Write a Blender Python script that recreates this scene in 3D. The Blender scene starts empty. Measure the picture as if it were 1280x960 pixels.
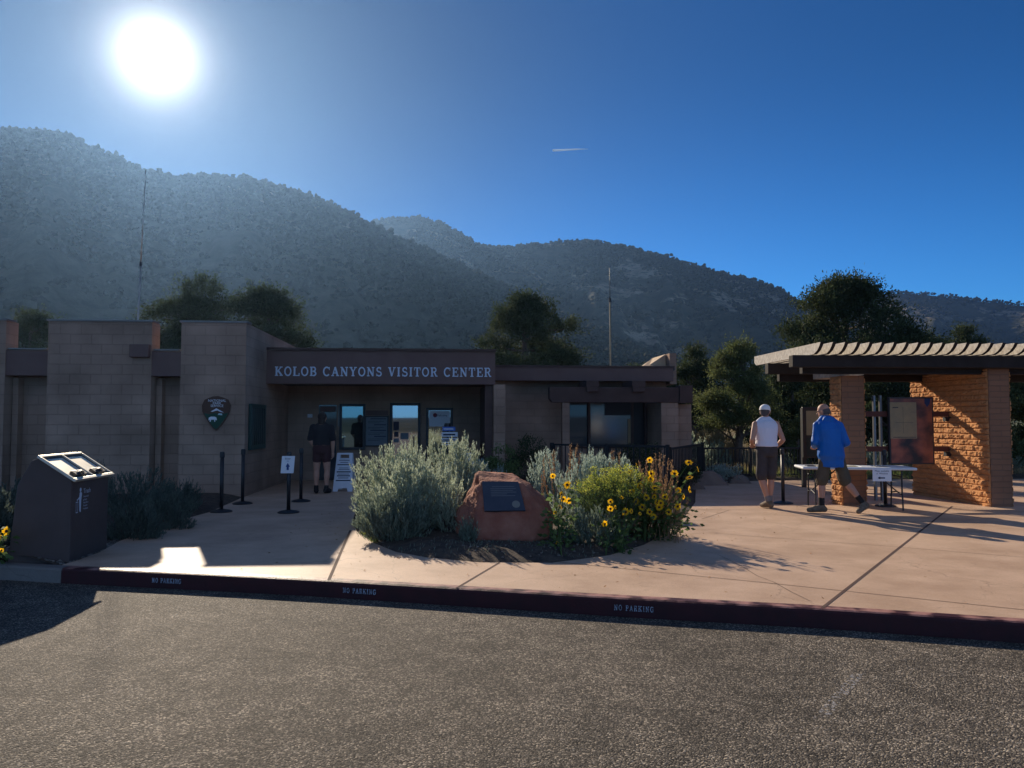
import bpy, bmesh, math, random
import numpy as np
from mathutils import Vector, Matrix, noise, geometry
R = math.radians
C = bpy.context.scene.collection
scene = bpy.context.scene

# ---------------------------------------------------------------- camera, sky, sun, exposure
PITCH = R(2.74); FPX = 960.0; CAMZ = 1.67; WALK = 0.15
SUN_AZ = R(-25.35); SUN_EL = R(23.66)
cam_data = bpy.data.cameras.new('camera')
cam = bpy.data.objects.new('camera', cam_data); C.objects.link(cam)
cam.location = (0, 0, CAMZ); cam.rotation_euler = (R(90) + PITCH, 0, 0)
cam_data.sensor_width = 36; cam_data.lens = 36 * FPX / 1280
cam_data.clip_start = 0.05; cam_data.clip_end = 40000
scene.camera = cam
scene.view_settings.view_transform = 'Standard'
scene.view_settings.look = 'None'
scene.view_settings.gamma = 1
scene.view_settings.exposure = 0.38
scene.cycles.use_denoising = True
scene.cycles.max_bounces = 8
scene.cycles.volume_bounces = 0
scene.cycles.transparent_max_bounces = 8

SUNV = Vector((math.sin(SUN_AZ) * math.cos(SUN_EL), math.cos(SUN_AZ) * math.cos(SUN_EL), math.sin(SUN_EL)))
w = bpy.data.worlds.new('World'); scene.world = w; w.use_nodes = True
nt = w.node_tree; nt.nodes.clear()
out = nt.nodes.new('ShaderNodeOutputWorld'); bg = nt.nodes.new('ShaderNodeBackground')
sky = nt.nodes.new('ShaderNodeTexSky'); sky.sky_type = 'NISHITA'; sky.sun_disc = False
sky.sun_elevation = SUN_EL; sky.sun_rotation = SUN_AZ
sky.altitude = 1500; sky.air_density = 1.0; sky.dust_density = 0.0; sky.ozone_density = 5.0
hsv = nt.nodes.new('ShaderNodeHueSaturation'); hsv.inputs['Saturation'].default_value = 1.1
bg.inputs['Strength'].default_value = 0.06
nt.links.new(sky.outputs[0], hsv.inputs['Color'])
# the glare of light scattered forward round the sun itself, by angle from the sun
geo = nt.nodes.new('ShaderNodeTexCoord')
dot = nt.nodes.new('ShaderNodeVectorMath'); dot.operation = 'DOT_PRODUCT'
dot.inputs[1].default_value = SUNV
nrm = nt.nodes.new('ShaderNodeVectorMath'); nrm.operation = 'NORMALIZE'
nt.links.new(geo.outputs['Generated'], nrm.inputs[0]); nt.links.new(nrm.outputs[0], dot.inputs[0])
acos = nt.nodes.new('ShaderNodeMath'); acos.operation = 'ARCCOSINE'; nt.links.new(dot.outputs['Value'], acos.inputs[0])
def expfall(width, amp, power=1.0):
    d = nt.nodes.new('ShaderNodeMath'); d.operation = 'DIVIDE'; nt.links.new(acos.outputs[0], d.inputs[0]); d.inputs[1].default_value = R(width)
    p = nt.nodes.new('ShaderNodeMath'); p.operation = 'POWER'; nt.links.new(d.outputs[0], p.inputs[0]); p.inputs[1].default_value = power
    m = nt.nodes.new('ShaderNodeMath'); m.operation = 'MULTIPLY'; nt.links.new(p.outputs[0], m.inputs[0]); m.inputs[1].default_value = -1
    e = nt.nodes.new('ShaderNodeMath'); e.operation = 'EXPONENT'; nt.links.new(m.outputs[0], e.inputs[0])
    a = nt.nodes.new('ShaderNodeMath'); a.operation = 'MULTIPLY'; nt.links.new(e.outputs[0], a.inputs[0]); a.inputs[1].default_value = amp
    return a
def tinted(node, col):
    v = nt.nodes.new('ShaderNodeVectorMath'); v.operation = 'SCALE'; v.inputs[0].default_value = col
    nt.links.new(node.outputs[0], v.inputs['Scale']); return v
def addv(a, b):
    v = nt.nodes.new('ShaderNodeVectorMath'); v.operation = 'ADD'
    nt.links.new(a, v.inputs[0]); nt.links.new(b, v.inputs[1]); return v.outputs[0]
s1 = tinted(expfall(1.22, 60.0, 1.05), (1.0, 0.96, 0.88))
s2 = tinted(expfall(5.0, 1.2, 1.3), (1.0, 0.95, 0.95))
gain = nt.nodes.new('ShaderNodeVectorMath'); gain.operation = 'MULTIPLY'; gain.inputs[1].default_value = (0.24, 0.66, 0.93)
nt.links.new(hsv.outputs[0], gain.inputs[0])
damp = expfall(23.0, -0.74, 2.0); dadd = nt.nodes.new('ShaderNodeMath'); dadd.operation = 'ADD'; nt.links.new(damp.outputs[0], dadd.inputs[0]); dadd.inputs[1].default_value = 1.0
sepz = nt.nodes.new('ShaderNodeSeparateXYZ'); nt.links.new(nrm.outputs[0], sepz.inputs[0])
hzr = nt.nodes.new('ShaderNodeMapRange'); hzr.interpolation_type = 'SMOOTHSTEP'; hzr.inputs['From Min'].default_value = 0.05; hzr.inputs['From Max'].default_value = 0.45; hzr.inputs['To Min'].default_value = 1.75; hzr.inputs['To Max'].default_value = 1.0
nt.links.new(sepz.outputs['Z'], hzr.inputs['Value'])
dm2 = nt.nodes.new('ShaderNodeMath'); dm2.operation = 'MULTIPLY'; nt.links.new(dadd.outputs[0], dm2.inputs[0]); nt.links.new(hzr.outputs[0], dm2.inputs[1])
gain2 = nt.nodes.new('ShaderNodeVectorMath'); gain2.operation = 'SCALE'; nt.links.new(gain.outputs[0], gain2.inputs[0]); nt.links.new(dm2.outputs[0], gain2.inputs['Scale'])
# added fill light: an unseen bright veil behind the photographer lifts the shaded fronts
bk = nt.nodes.new('ShaderNodeVectorMath'); bk.operation = 'DOT_PRODUCT'; bk.inputs[1].default_value = (0.05, -0.96, 0.28); nt.links.new(nrm.outputs[0], bk.inputs[0])
bkm = nt.nodes.new('ShaderNodeMapRange'); bkm.interpolation_type = 'SMOOTHSTEP'; bkm.inputs['From Min'].default_value = 0.12; bkm.inputs['From Max'].default_value = 0.80; nt.links.new(bk.outputs['Value'], bkm.inputs['Value'])
cn = nt.nodes.new('ShaderNodeTexNoise'); cn.inputs['Scale'].default_value = 3.0; cn.inputs['Detail'].default_value = 6; nt.links.new(nrm.outputs[0], cn.inputs['Vector'])
cm_ = nt.nodes.new('ShaderNodeMapRange'); cm_.inputs['From Min'].default_value = 0.3; cm_.inputs['From Max'].default_value = 0.6; cm_.inputs['To Min'].default_value = 0.45; nt.links.new(cn.outputs['Fac'], cm_.inputs['Value'])
cmul = nt.nodes.new('ShaderNodeMath'); cmul.operation = 'MULTIPLY'; nt.links.new(bkm.outputs[0], cmul.inputs[0]); nt.links.new(cm_.outputs[0], cmul.inputs[1])
cloud_fill = nt.nodes.new('ShaderNodeVectorMath'); cloud_fill.operation = 'SCALE'; cloud_fill.inputs[0].default_value = (2.5, 2.8, 3.5); nt.links.new(cmul.outputs[0], cloud_fill.inputs['Scale'])
tot = addv(addv(gain2.outputs[0], cloud_fill.outputs[0]), addv(s1.outputs[0], s2.outputs[0]))
nt.links.new(tot, bg.inputs['Color']); nt.links.new(bg.outputs[0], out.inputs['Surface'])

sd = bpy.data.lights.new('sun', 'SUN'); sd.energy = 5.0; sd.angle = R(0.53); sd.color = (1.0, 0.85, 0.66)
so = bpy.data.objects.new('sun', sd); C.objects.link(so)
so.rotation_euler = (-SUNV).to_track_quat('-Z', 'Y').to_euler(); so.location = (-20, 30, 40)

# ---------------------------------------------------------------- helpers
def ray(u, v):
    a = 480 - v
    return Vector((u - 640, FPX * math.cos(PITCH) - a * math.sin(PITCH), FPX * math.sin(PITCH) + a * math.cos(PITCH)))
def at(u, v, Y):
    d = ray(u, v); t = Y / d.y
    return Vector((d.x * t, Y, CAMZ + d.z * t))
def gnd(u, v, z=WALK):
    d = ray(u, v); t = (z - CAMZ) / d.z
    return Vector((d.x * t, d.y * t, z))
BROT = R(5.0); KROT = R(3.0); TROT = R(-9.0)
def fr(rot): return Matrix.Rotation(rot, 4, 'Z')
def onplane(u, v, q, rot=BROT):          # meets the plane local-y = q of a frame turned by rot
    d = ray(u, v); b = Vector((-math.sin(rot), math.cos(rot))); a = Vector((math.cos(rot), math.sin(rot)))
    t = q / (d.x * b.x + d.y * b.y)
    return (d.x * a.x + d.y * a.y) * t, CAMZ + d.z * t
def sq(u, q, rot=BROT): return onplane(u, 500, q, rot)[0]
def zq(u, v, q, rot=BROT): return onplane(u, v, q, rot)[1]
def tow(rot, s, q, z): return fr(rot) @ Vector((s, q, z))

WM = {}
def props(o, label=None, cat=None, group=None, kind=None):
    if label: o['label'] = label
    if cat: o['category'] = cat
    if group: o['group'] = group
    if kind: o['kind'] = kind
    return o
def thing(name, label, cat, loc, rotz=0, group=None):
    o = bpy.data.objects.new(name, None); C.objects.link(o); o.empty_display_size = 0.2
    o.location = loc; o.rotation_euler = (0, 0, rotz)
    WM[o.name] = Matrix.Translation(Vector(loc)) @ Matrix.Rotation(rotz, 4, 'Z')
    return props(o, label, cat, group)
def link(name, me, mat, parent=None):
    o = bpy.data.objects.new(name, me); C.objects.link(o)
    if isinstance(mat, (list, tuple)):
        for m in mat: me.materials.append(m)
    elif mat: me.materials.append(mat)
    if parent is not None:
        me.transform(WM[parent.name].inverted()); o.parent = parent; WM[o.name] = WM[parent.name]
    else: WM[o.name] = Matrix.Identity(4)
    return o
def dup(root, loc, rotz=None, label=None):
    r = root.copy(); C.objects.link(r); r.location = loc
    if rotz is not None: r.rotation_euler = (0, 0, rotz)
    if label: r['label'] = label
    for ch in list(root.children):
        c = ch.copy(); C.objects.link(c); c.parent = r
        for g in list(ch.children):
            d = g.copy(); C.objects.link(d); d.parent = c
    return r

class MB:
    """collects solids in a frame turned by rot and links them as one mesh"""
    def __init__(s, rot=0.0): s.v = []; s.f = []; s.uv = []; s.mi = []; s.M = fr(rot); s.cur = 0
    def face(s, pts):
        pts = [Vector(p) for p in pts]
        i = len(s.v); s.v += pts; s.f.append(list(range(i, i + len(pts)))); s.mi.append(s.cur)
        n = Vector((0, 0, 0))
        for k in range(len(pts)):
            a, b = pts[k], pts[(k + 1) % len(pts)]
            n += Vector(((a.y - b.y) * (a.z + b.z), (a.z - b.z) * (a.x + b.x), (a.x - b.x) * (a.y + b.y)))
        ax = max(range(3), key=lambda k: abs(n[k]))
        s.uv += [((p.y, p.z) if ax == 0 else (p.x, p.z) if ax == 1 else (p.x, p.y)) for p in pts]
    def hexa(s, p):    # p: 4 bottom (ccw from above) + 4 top
        a, b, c, d, e, f, g, h = p
        for q in ((d, c, b, a), (e, f, g, h), (a, b, f, e), (b, c, g, f), (c, d, h, g), (d, a, e, h)): s.face(q)
    def box(s, x0, x1, y0, y1, z0, z1):
        s.hexa([(x0, y0, z0), (x1, y0, z0), (x1, y1, z0), (x0, y1, z0), (x0, y0, z1), (x1, y0, z1), (x1, y1, z1), (x0, y1, z1)])
    def extr(s, poly, d, flip=False):    # planar polygon pts extruded by vector d
        d = Vector(d); P = [Vector(p) for p in poly]; Q = [p + d for p in P]
        s.face(P[::-1]); s.face(Q)
        for k in range(len(P)):
            j = (k + 1) % len(P); s.face((P[k], P[j], Q[j], Q[k]))
    def tube(s, pts, r, n=8, cap=True):
        pts = [Vector(p) for p in pts]; rs = r if isinstance(r, (list, tuple)) else [r] * len(pts)
        rings = []; up = None
        for k, p in enumerate(pts):
            t = (pts[min(k + 1, len(pts) - 1)] - pts[max(k - 1, 0)])
            t = t.normalized() if t.length > 1e-9 else Vector((0, 0, 1))
            if up is None: up = t.orthogonal().normalized()
            up = (up - t * up.dot(t)); up = up.normalized() if up.length > 1e-6 else t.orthogonal().normalized()
            b = t.cross(up)
            rings.append([p + (up * math.cos(2 * math.pi * j / n) + b * math.sin(2 * math.pi * j / n)) * rs[k] for j in range(n)])
        s.loft(rings, cap)
    def loft(s, rings, cap=True):
        i = len(s.v); n = len(rings[0])
        for rg in rings: s.v += [Vector(p) for p in rg]
        for k in range(len(rings) - 1):
            for j in range(n):
                a, b = i + k * n + j, i + k * n + (j + 1) % n
                s.f.append([a, b, b + n, a + n]); s.mi.append(s.cur)
                s.uv += [(s.v[q].x + s.v[q].y, s.v[q].z) for q in (a, b, b + n, a + n)]
        if cap:
            s.f.append([i + j for j in range(n)][::-1]); s.mi.append(s.cur); s.uv += [(0, 0)] * n
            k = i + (len(rings) - 1) * n
            s.f.append([k + j for j in range(n)]); s.mi.append(s.cur); s.uv += [(0, 0)] * n
    def lathe(s, c, prof, n=20):
        c = Vector(c)
        s.loft([[c + Vector((r * math.cos(2 * math.pi * j / n), r * math.sin(2 * math.pi * j / n), z)) for j in range(n)] for r, z in prof])
    def ell(s, c, rx, ry, rz, M=None, n=12, m=8):
        c = Vector(c); rings = []
        for k in range(m + 1):
            th = -math.pi / 2 + math.pi * (k + 0.02) / (m + 0.04)
            rg = []
            for j in range(n):
                p = Vector((rx * math.cos(th) * math.cos(2 * math.pi * j / n), ry * math.cos(th) * math.sin(2 * math.pi * j / n), rz * math.sin(th)))
                rg.append(c + (M @ p if M else p))
            rings.append(rg)
        s.loft(rings)
    def mesh(s, name, smooth=False, merge=True):
        me = bpy.data.meshes.new(name)
        me.from_pydata([tuple(s.M @ p) for p in s.v], [], s.f)
        uvl = me.uv_layers.new(name='UVMap'); uvl.data.foreach_set('uv', [c for t in s.uv for c in t])
        me.polygons.foreach_set('material_index', s.mi)
        if merge:
            bm = bmesh.new(); bm.from_mesh(me)
            bmesh.ops.remove_doubles(bm, verts=bm.verts, dist=1e-5); bmesh.ops.recalc_face_normals(bm, faces=bm.faces)
            bm.to_mesh(me); bm.free()
        if smooth: me.polygons.foreach_set('use_smooth', [True] * len(me.polygons))
        me.update(); return me
    def build(s, name, mat, parent=None, smooth=False, bevel=0, merge=True):
        o = link(name, s.mesh(name, smooth, merge), mat, parent)
        if bevel:
            b = o.modifiers.new('bevel', 'BEVEL'); b.width = bevel; b.segments = 2; b.limit_method = 'ANGLE'
        return o
def arr_mesh(name, V, F, mat, parent=None, smooth=False):
    me = bpy.data.meshes.new(name); V = np.asarray(V, dtype=np.float32); F = np.asarray(F, dtype=np.int32)
    k = F.shape[1]
    me.vertices.add(len(V)); me.vertices.foreach_set('co', V.ravel())
    me.loops.add(F.size); me.loops.foreach_set('vertex_index', F.ravel())
    me.polygons.add(len(F)); me.polygons.foreach_set('loop_start', np.arange(0, F.size, k, dtype=np.int32))
    me.update(calc_edges=True)
    if smooth: me.polygons.foreach_set('use_smooth', np.ones(len(F), dtype=bool))
    return link(name, me, mat, parent)
def baked(o):                                   # freezes modifiers into the mesh
    bpy.context.view_layer.update()
    dg = bpy.context.evaluated_depsgraph_get()
    me = bpy.data.meshes.new_from_object(o.evaluated_get(dg)); o.modifiers.clear(); o.data = me; return o
def fused(name, mb, mat, parent, voxel=0.01, smooth=2, wrinkle=0.0, scale=9, seed=0):
    o = mb.build(name, mat, parent, merge=False)
    r = o.modifiers.new('r', 'REMESH'); r.mode = 'VOXEL'; r.voxel_size = voxel
    if smooth:
        sm = o.modifiers.new('s', 'SMOOTH'); sm.factor = 0.5; sm.iterations = smooth
    baked(o); me = o.data
    if wrinkle:
        me.update()
        for v in me.vertices:
            q = v.co * scale + Vector((seed, seed * 2, 0))
            n = noise.noise(Vector((q.x, q.y, q.z * 0.7))) + 0.5 * noise.noise(Vector((q.x * 2.3, q.y * 2.3, q.z * 1.4)))
            v.co += v.normal * n * wrinkle
    me.polygons.foreach_set('use_smooth', [True] * len(me.polygons)); me.update()
    return o

# ---------------------------------------------------------------- materials
def mat(name, col, rough=0.8, col2=None, nscale=8, bump=0, bscale=60, metal=0, spec=0.3, detail=5, dist=0.01, trans=0.0, island=0.0, emit=None):
    m = bpy.data.materials.new(name); m.use_nodes = True; t = m.node_tree; N = t.nodes; Lk = t.links
    p = N['Principled BSDF']; p.inputs['Roughness'].default_value = rough; p.inputs['Metallic'].default_value = metal
    p.inputs['Specular IOR Level'].default_value = spec
    p.inputs['Base Color'].default_value = (*col, 1)
    tc = N.new('ShaderNodeTexCoord'); csock = None
    if col2:
        n = N.new('ShaderNodeTexNoise'); n.inputs['Scale'].default_value = nscale; n.inputs['Detail'].default_value = detail; n.inputs['Roughness'].default_value = 0.62
        Lk.new(tc.outputs['Object'], n.inputs['Vector'])
        cr = N.new('ShaderNodeValToRGB'); cr.color_ramp.elements[0].position = 0.36; cr.color_ramp.elements[1].position = 0.64
        cr.color_ramp.elements[0].color = (*col, 1); cr.color_ramp.elements[1].color = (*col2, 1)
        Lk.new(n.outputs['Fac'], cr.inputs['Fac']); csock = cr.outputs['Color']
    if island:
        g = N.new('ShaderNodeNewGeometry'); mr = N.new('ShaderNodeMapRange')
        mr.inputs['To Min'].default_value = 1 - island; mr.inputs['To Max'].default_value = 1 + island
        Lk.new(g.outputs['Random Per Island'], mr.inputs['Value'])
        sc = N.new('ShaderNodeVectorMath'); sc.operation = 'SCALE'; Lk.new(mr.outputs[0], sc.inputs['Scale'])
        if csock: Lk.new(csock, sc.inputs[0])
        else: sc.inputs[0].default_value = col
        csock = sc.outputs[0]
    if csock: Lk.new(csock, p.inputs['Base Color'])
    if bump:
        n2 = N.new('ShaderNodeTexNoise'); n2.inputs['Scale'].default_value = bscale; n2.inputs['Detail'].default_value = 6
        Lk.new(tc.outputs['Object'], n2.inputs['Vector'])
        b = N.new('ShaderNodeBump'); b.inputs['Strength'].default_value = bump; b.inputs['Distance'].default_value = dist
        Lk.new(n2.outputs['Fac'], b.inputs['Height']); Lk.new(b.outputs[0], p.inputs['Normal'])
    if trans:
        tr = N.new('ShaderNodeBsdfTranslucent'); mx = N.new('ShaderNodeMixShader'); mx.inputs[0].default_value = trans
        if csock: Lk.new(csock, tr.inputs['Color'])
        else: tr.inputs['Color'].default_value = (*col, 1)
        Lk.new(p.outputs[0], mx.inputs[1]); Lk.new(tr.outputs[0], mx.inputs[2]); Lk.new(mx.outputs[0], N['Material Output'].inputs['Surface'])
    return m

def masonry(name, c1, c2, cm, rough_face=1.0, bw=0.40, bh=0.10, mortar=0.008, var=0.5):
    m = bpy.data.materials.new(name); m.use_nodes = True; t = m.node_tree; N = t.nodes; Lk = t.links
    p = N['Principled BSDF']; p.inputs['Roughness'].default_value = 0.93; p.inputs['Specular IOR Level'].default_value = 0.15
    uv = N.new('ShaderNodeUVMap')
    br = N.new('ShaderNodeTexBrick'); br.inputs['Scale'].default_value = 1; br.inputs['Brick Width'].default_value = bw; br.inputs['Row Height'].default_value = bh
    br.inputs['Mortar Size'].default_value = mortar; br.inputs['Mortar Smooth'].default_value = 0.3
    br.inputs['Color1'].default_value = (*c1, 1); br.inputs['Color2'].default_value = (*c2, 1); br.inputs['Mortar'].default_value = (*cm, 1)
    wob = N.new('ShaderNodeTexNoise'); wob.inputs['Scale'].default_value = 14; Lk.new(uv.outputs[0], wob.inputs['Vector'])
    ws = N.new('ShaderNodeVectorMath'); ws.operation = 'SCALE'; ws.inputs['Scale'].default_value = 0.018; Lk.new(wob.outputs['Color'], ws.inputs[0])
    wa = N.new('ShaderNodeVectorMath'); wa.operation = 'ADD'; Lk.new(uv.outputs[0], wa.inputs[0]); Lk.new(ws.outputs[0], wa.inputs[1])
    Lk.new(wa.outputs[0], br.inputs['Vector'])
    st = N.new('ShaderNodeTexNoise'); st.inputs['Scale'].default_value = 0.9; st.inputs['Detail'].default_value = 6; Lk.new(uv.outputs[0], st.inputs['Vector'])
    mr = N.new('ShaderNodeMapRange'); mr.inputs['From Min'].default_value = 0.3; mr.inputs['From Max'].default_value = 0.7
    mr.inputs['To Min'].default_value = 1 - var * 0.45; mr.inputs['To Max'].default_value = 1 + var * 0.25
    Lk.new(st.outputs['Fac'], mr.inputs['Value'])
    sc = N.new('ShaderNodeVectorMath'); sc.operation = 'SCALE'; Lk.new(br.outputs['Color'], sc.inputs[0]); Lk.new(mr.outputs[0], sc.inputs['Scale'])
    Lk.new(sc.outputs[0], p.inputs['Base Color'])
    n1 = N.new('ShaderNodeTexNoise'); n1.inputs['Scale'].default_value = 13; n1.inputs['Detail'].default_value = 8; n1.inputs['Roughness'].default_value = 0.65
    Lk.new(uv.outputs[0], n1.inputs['Vector'])
    inv = N.new('ShaderNodeMath'); inv.operation = 'SUBTRACT'; inv.inputs[0].default_value = 1; Lk.new(br.outputs['Fac'], inv.inputs[1])
    mul = N.new('ShaderNodeMath'); mul.operation = 'MULTIPLY'; Lk.new(n1.outputs['Fac'], mul.inputs[0]); mul.inputs[1].default_value = 1.6 * rough_face
    ad = N.new('ShaderNodeMath'); ad.operation = 'ADD'; Lk.new(mul.outputs[0], ad.inputs[0]); ad.inputs[1].default_value = 0.4
    hh = N.new('ShaderNodeMath'); hh.operation = 'MULTIPLY'; Lk.new(ad.outputs[0], hh.inputs[0]); Lk.new(inv.outputs[0], hh.inputs[1])
    b = N.new('ShaderNodeBump'); b.inputs['Strength'].default_value = 1.0; b.inputs['Distance'].default_value = 0.006 + 0.03 * rough_face
    Lk.new(hh.outputs[0], b.inputs['Height']); Lk.new(b.outputs[0], p.inputs['Normal'])
    return m

def glassmat(name, tint, base, rough=0.02, refl=0.9):
    m = bpy.data.materials.new(name); m.use_nodes = True; t = m.node_tree; N = t.nodes; Lk = t.links
    g = N.new('ShaderNodeBsdfGlossy'); g.inputs['Color'].default_value = (*tint, 1); g.inputs['Roughness'].default_value = rough
    d = N['Principled BSDF']; d.inputs['Base Color'].default_value = (*base, 1); d.inputs['Roughness'].default_value = 0.4
    mx = N.new('ShaderNodeMixShader'); mx.inputs[0].default_value = refl
    Lk.new(d.outputs[0], mx.inputs[1]); Lk.new(g.outputs[0], mx.inputs[2]); Lk.new(mx.outputs[0], N['Material Output'].inputs['Surface'])
    return m

M = {}
M['block'] = masonry('smooth_block', (0.41, 0.275, 0.195), (0.38, 0.255, 0.18), (0.33, 0.225, 0.16), rough_face=0.15, bw=0.4, bh=0.2, var=0.9)
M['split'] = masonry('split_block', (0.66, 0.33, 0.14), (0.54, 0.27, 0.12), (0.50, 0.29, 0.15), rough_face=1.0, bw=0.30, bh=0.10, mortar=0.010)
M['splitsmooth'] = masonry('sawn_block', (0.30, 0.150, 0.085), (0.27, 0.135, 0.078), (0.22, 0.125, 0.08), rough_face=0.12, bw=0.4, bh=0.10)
M['beam'] = mat('dark_timber', (0.075, 0.045, 0.036), 0.8, (0.10, 0.062, 0.05), 3, 0.4, 40)
M['fascia'] = mat('brown_fascia', (0.15, 0.09, 0.075), 0.75, (0.17, 0.105, 0.085), 2, 0.2, 30)
M['cap'] = mat('metal_coping', (0.22, 0.20, 0.18), 0.4, metal=0.6)
M['darkmetal'] = mat('black_metal', (0.018, 0.018, 0.02), 0.45, spec=0.5)
M['iron'] = mat('fence_iron', (0.02, 0.019, 0.019), 0.55)
M['glassdark'] = glassmat('dark_glass', (0.55, 0.6, 0.62), (0.01, 0.012, 0.014), 0.03, 0.10)
M['glassmid'] = glassmat('shaded_glass', (0.6, 0.66, 0.66), (0.012, 0.02, 0.022), 0.12, 0.12)
M['glassteal'] = glassmat('tinted_mirror_glass', (0.30, 0.47, 0.50), (0.01, 0.02, 0.02), 0.02, 0.85)
M['glassdoor'] = glassmat('mirror_glass', (0.86, 0.86, 0.88), (0.02, 0.02, 0.02), 0.02, 0.85)
M['white'] = mat('white_plastic', (0.72, 0.74, 0.76), 0.5, (0.66, 0.68, 0.70), 5)
M['paper'] = mat('white_paper', (0.78, 0.79, 0.80), 0.7)
M['ink'] = mat('dark_ink', (0.03, 0.035, 0.06), 0.7)
M['inkblue'] = mat('blue_ink', (0.03, 0.07, 0.22), 0.7)
M['grayboard'] = mat('grey_notice_board', (0.17, 0.20, 0.21), 0.6, (0.20, 0.23, 0.24), 3)
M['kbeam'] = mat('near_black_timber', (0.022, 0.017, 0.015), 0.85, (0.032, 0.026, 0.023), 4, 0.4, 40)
M['letter'] = mat('pale_letters', (0.62, 0.70, 0.78), 0.5)
M['binbrown'] = mat('brown_powder_coat', (0.085, 0.062, 0.055), 0.55, (0.10, 0.073, 0.064), 4, 0.15, 300)
M['binlid'] = mat('lid_plate', (0.70, 0.66, 0.55), 0.42, (0.62, 0.58, 0.48), 6, metal=0.75)
M['trunk'] = mat('bark', (0.09, 0.07, 0.055), 0.95, (0.16, 0.13, 0.10), 12, 0.9, 30, dist=0.03)
# ---------------------------------------------------------------- setting
rng = np.random.default_rng(7)
KERB_PTS = [gnd(-260, 690), gnd(-60, 703), gnd(75, 710.5), gnd(230, 717.5), gnd(385, 725), gnd(600, 738), gnd(800, 750), gnd(1028, 762), gnd(1150, 770), gnd(1285, 779)]
d_end = (KERB_PTS[-1] - KERB_PTS[-3]); d_st = (KERB_PTS[0] - KERB_PTS[1])
KERB_PTS = [KERB_PTS[0] + d_st.normalized() * 30] + KERB_PTS + [KERB_PTS[-1] + d_end.normalized() * 30]
KX = np.array([p.x for p in KERB_PTS]); KY = np.array([p.y for p in KERB_PTS])
def kerbY(x): return np.interp(x, KX, KY)
PL1 = ([-900, -400, -200, 0, 40, 75, 100, 130, 180, 215, 250, 300, 350, 400, 430, 460, 520, 600, 700, 800, 900, 1100, 1400],
       [240, 170, 150, 160, 159, 167, 180, 193, 214, 221, 218, 222, 233, 250, 264, 281, 308, 345, 395, 440, 470, 500, 515])
PL2 = ([0, 300, 400, 450, 480, 520, 548, 570, 600, 640, 690, 740, 790, 830, 870, 900, 940, 970, 1000, 1050, 1150, 1300, 1600],
       [400, 330, 300, 282, 273, 271, 276, 288, 307, 308, 303, 300, 309, 319, 332, 341, 349, 359, 376, 405, 445, 475, 500])
PL3 = ([700, 900, 1000, 1060, 1120, 1160, 1200, 1280, 1400, 1600, 2200],
       [480, 420, 388, 373, 364, 366, 371, 380, 384, 392, 440])
LAY = [(PL1, 520., 215.), (PL2, 900., 470.), (PL3, 1400., 900.)]
def vnoise(x, y, seed, octs=5):
    """value noise, vectorised"""
    r = np.random.default_rng(seed); tab = r.random((256, 256)); o = 0; a = 1; tot = 0
    for k in range(octs):
        xi = np.floor(x).astype(int); yi = np.floor(y).astype(int); fx = x - xi; fy = y - yi
        fx = fx * fx * (3 - 2 * fx); fy = fy * fy * (3 - 2 * fy)
        g = lambda i, j: tab[(i + 17 * k) & 255, (j + 31 * k) & 255]
        n = (g(xi, yi) * (1 - fx) + g(xi + 1, yi) * fx) * (1 - fy) + (g(xi, yi + 1) * (1 - fx) + g(xi + 1, yi + 1) * fx) * fy
        o = o + a * (n - 0.5); tot += a; a *= 0.5; x = x * 2.03 + 5.1; y = y * 2.03 + 3.7
    return o / tot
def tz(X, Y):
    X = np.asarray(X, float); Y = np.asarray(Y, float)
    r = np.hypot(X, Y) + 1e-6; th = np.arctan2(X, Y)
    base = 0.06 + 0.045 * np.clip(Y - 20.5, 0, 60) + 0.008 * np.clip(Y - 80, 0, 2000)
    n = vnoise(X * 0.11, Y * 0.11, 3) * np.clip((r - 24) / 30, 0, 1) * 1.0
    z = base + n
    fwd = np.clip((np.cos(th) - 0.25) / 0.3, 0, 1)
    thc = np.clip(th, -1.1, 1.1); u = 640 + 960 * np.tan(thc)
    for i, ((pu, pv), RR, R0) in enumerate(LAY):
        v = np.interp(u, pu, pv)
        H = np.maximum((526 - v) / 960 * RR * np.cos(thc), 2) + CAMZ
        t = np.clip((r - R0) / (RR - R0), 0, 1)
        ramp = t ** 1.05
        back = np.clip((r - RR) / RR, 0, 1); ramp = ramp * (1 - 0.7 * back)
        gul = vnoise(th * 16 + i * 9, r / RR * 3.0 + i, 11 + i, 5)
        amp = H * 0.30 * np.sin(np.pi * np.clip(t, 0, 1)) ** 2
        hh = H * ramp + gul * amp * (0.7 if i == 0 else 1.5)
        z = np.maximum(z, hh * fwd + z * (1 - fwd) * 0.98)
    bk = np.clip((-np.cos(th) + 0.1) / 0.4, 0, 1)
    z = z + bk * (np.clip((r - 120) / 350, 0, 1) * (2.5 + 2 * np.sin(th * 5.0) + 4 * vnoise(th * 9, r / 500, 5)) + np.clip((r - 500) / 1500, 0, 1) * 6)
    ky = kerbY(X)
    lot = np.clip((ky + 0.6 - Y) / 0.5, 0, 1)
    near = r < 110
    z = np.where(near & (lot > 0), z * (1 - lot) + (-0.06) * lot, z)
    return z
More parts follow.
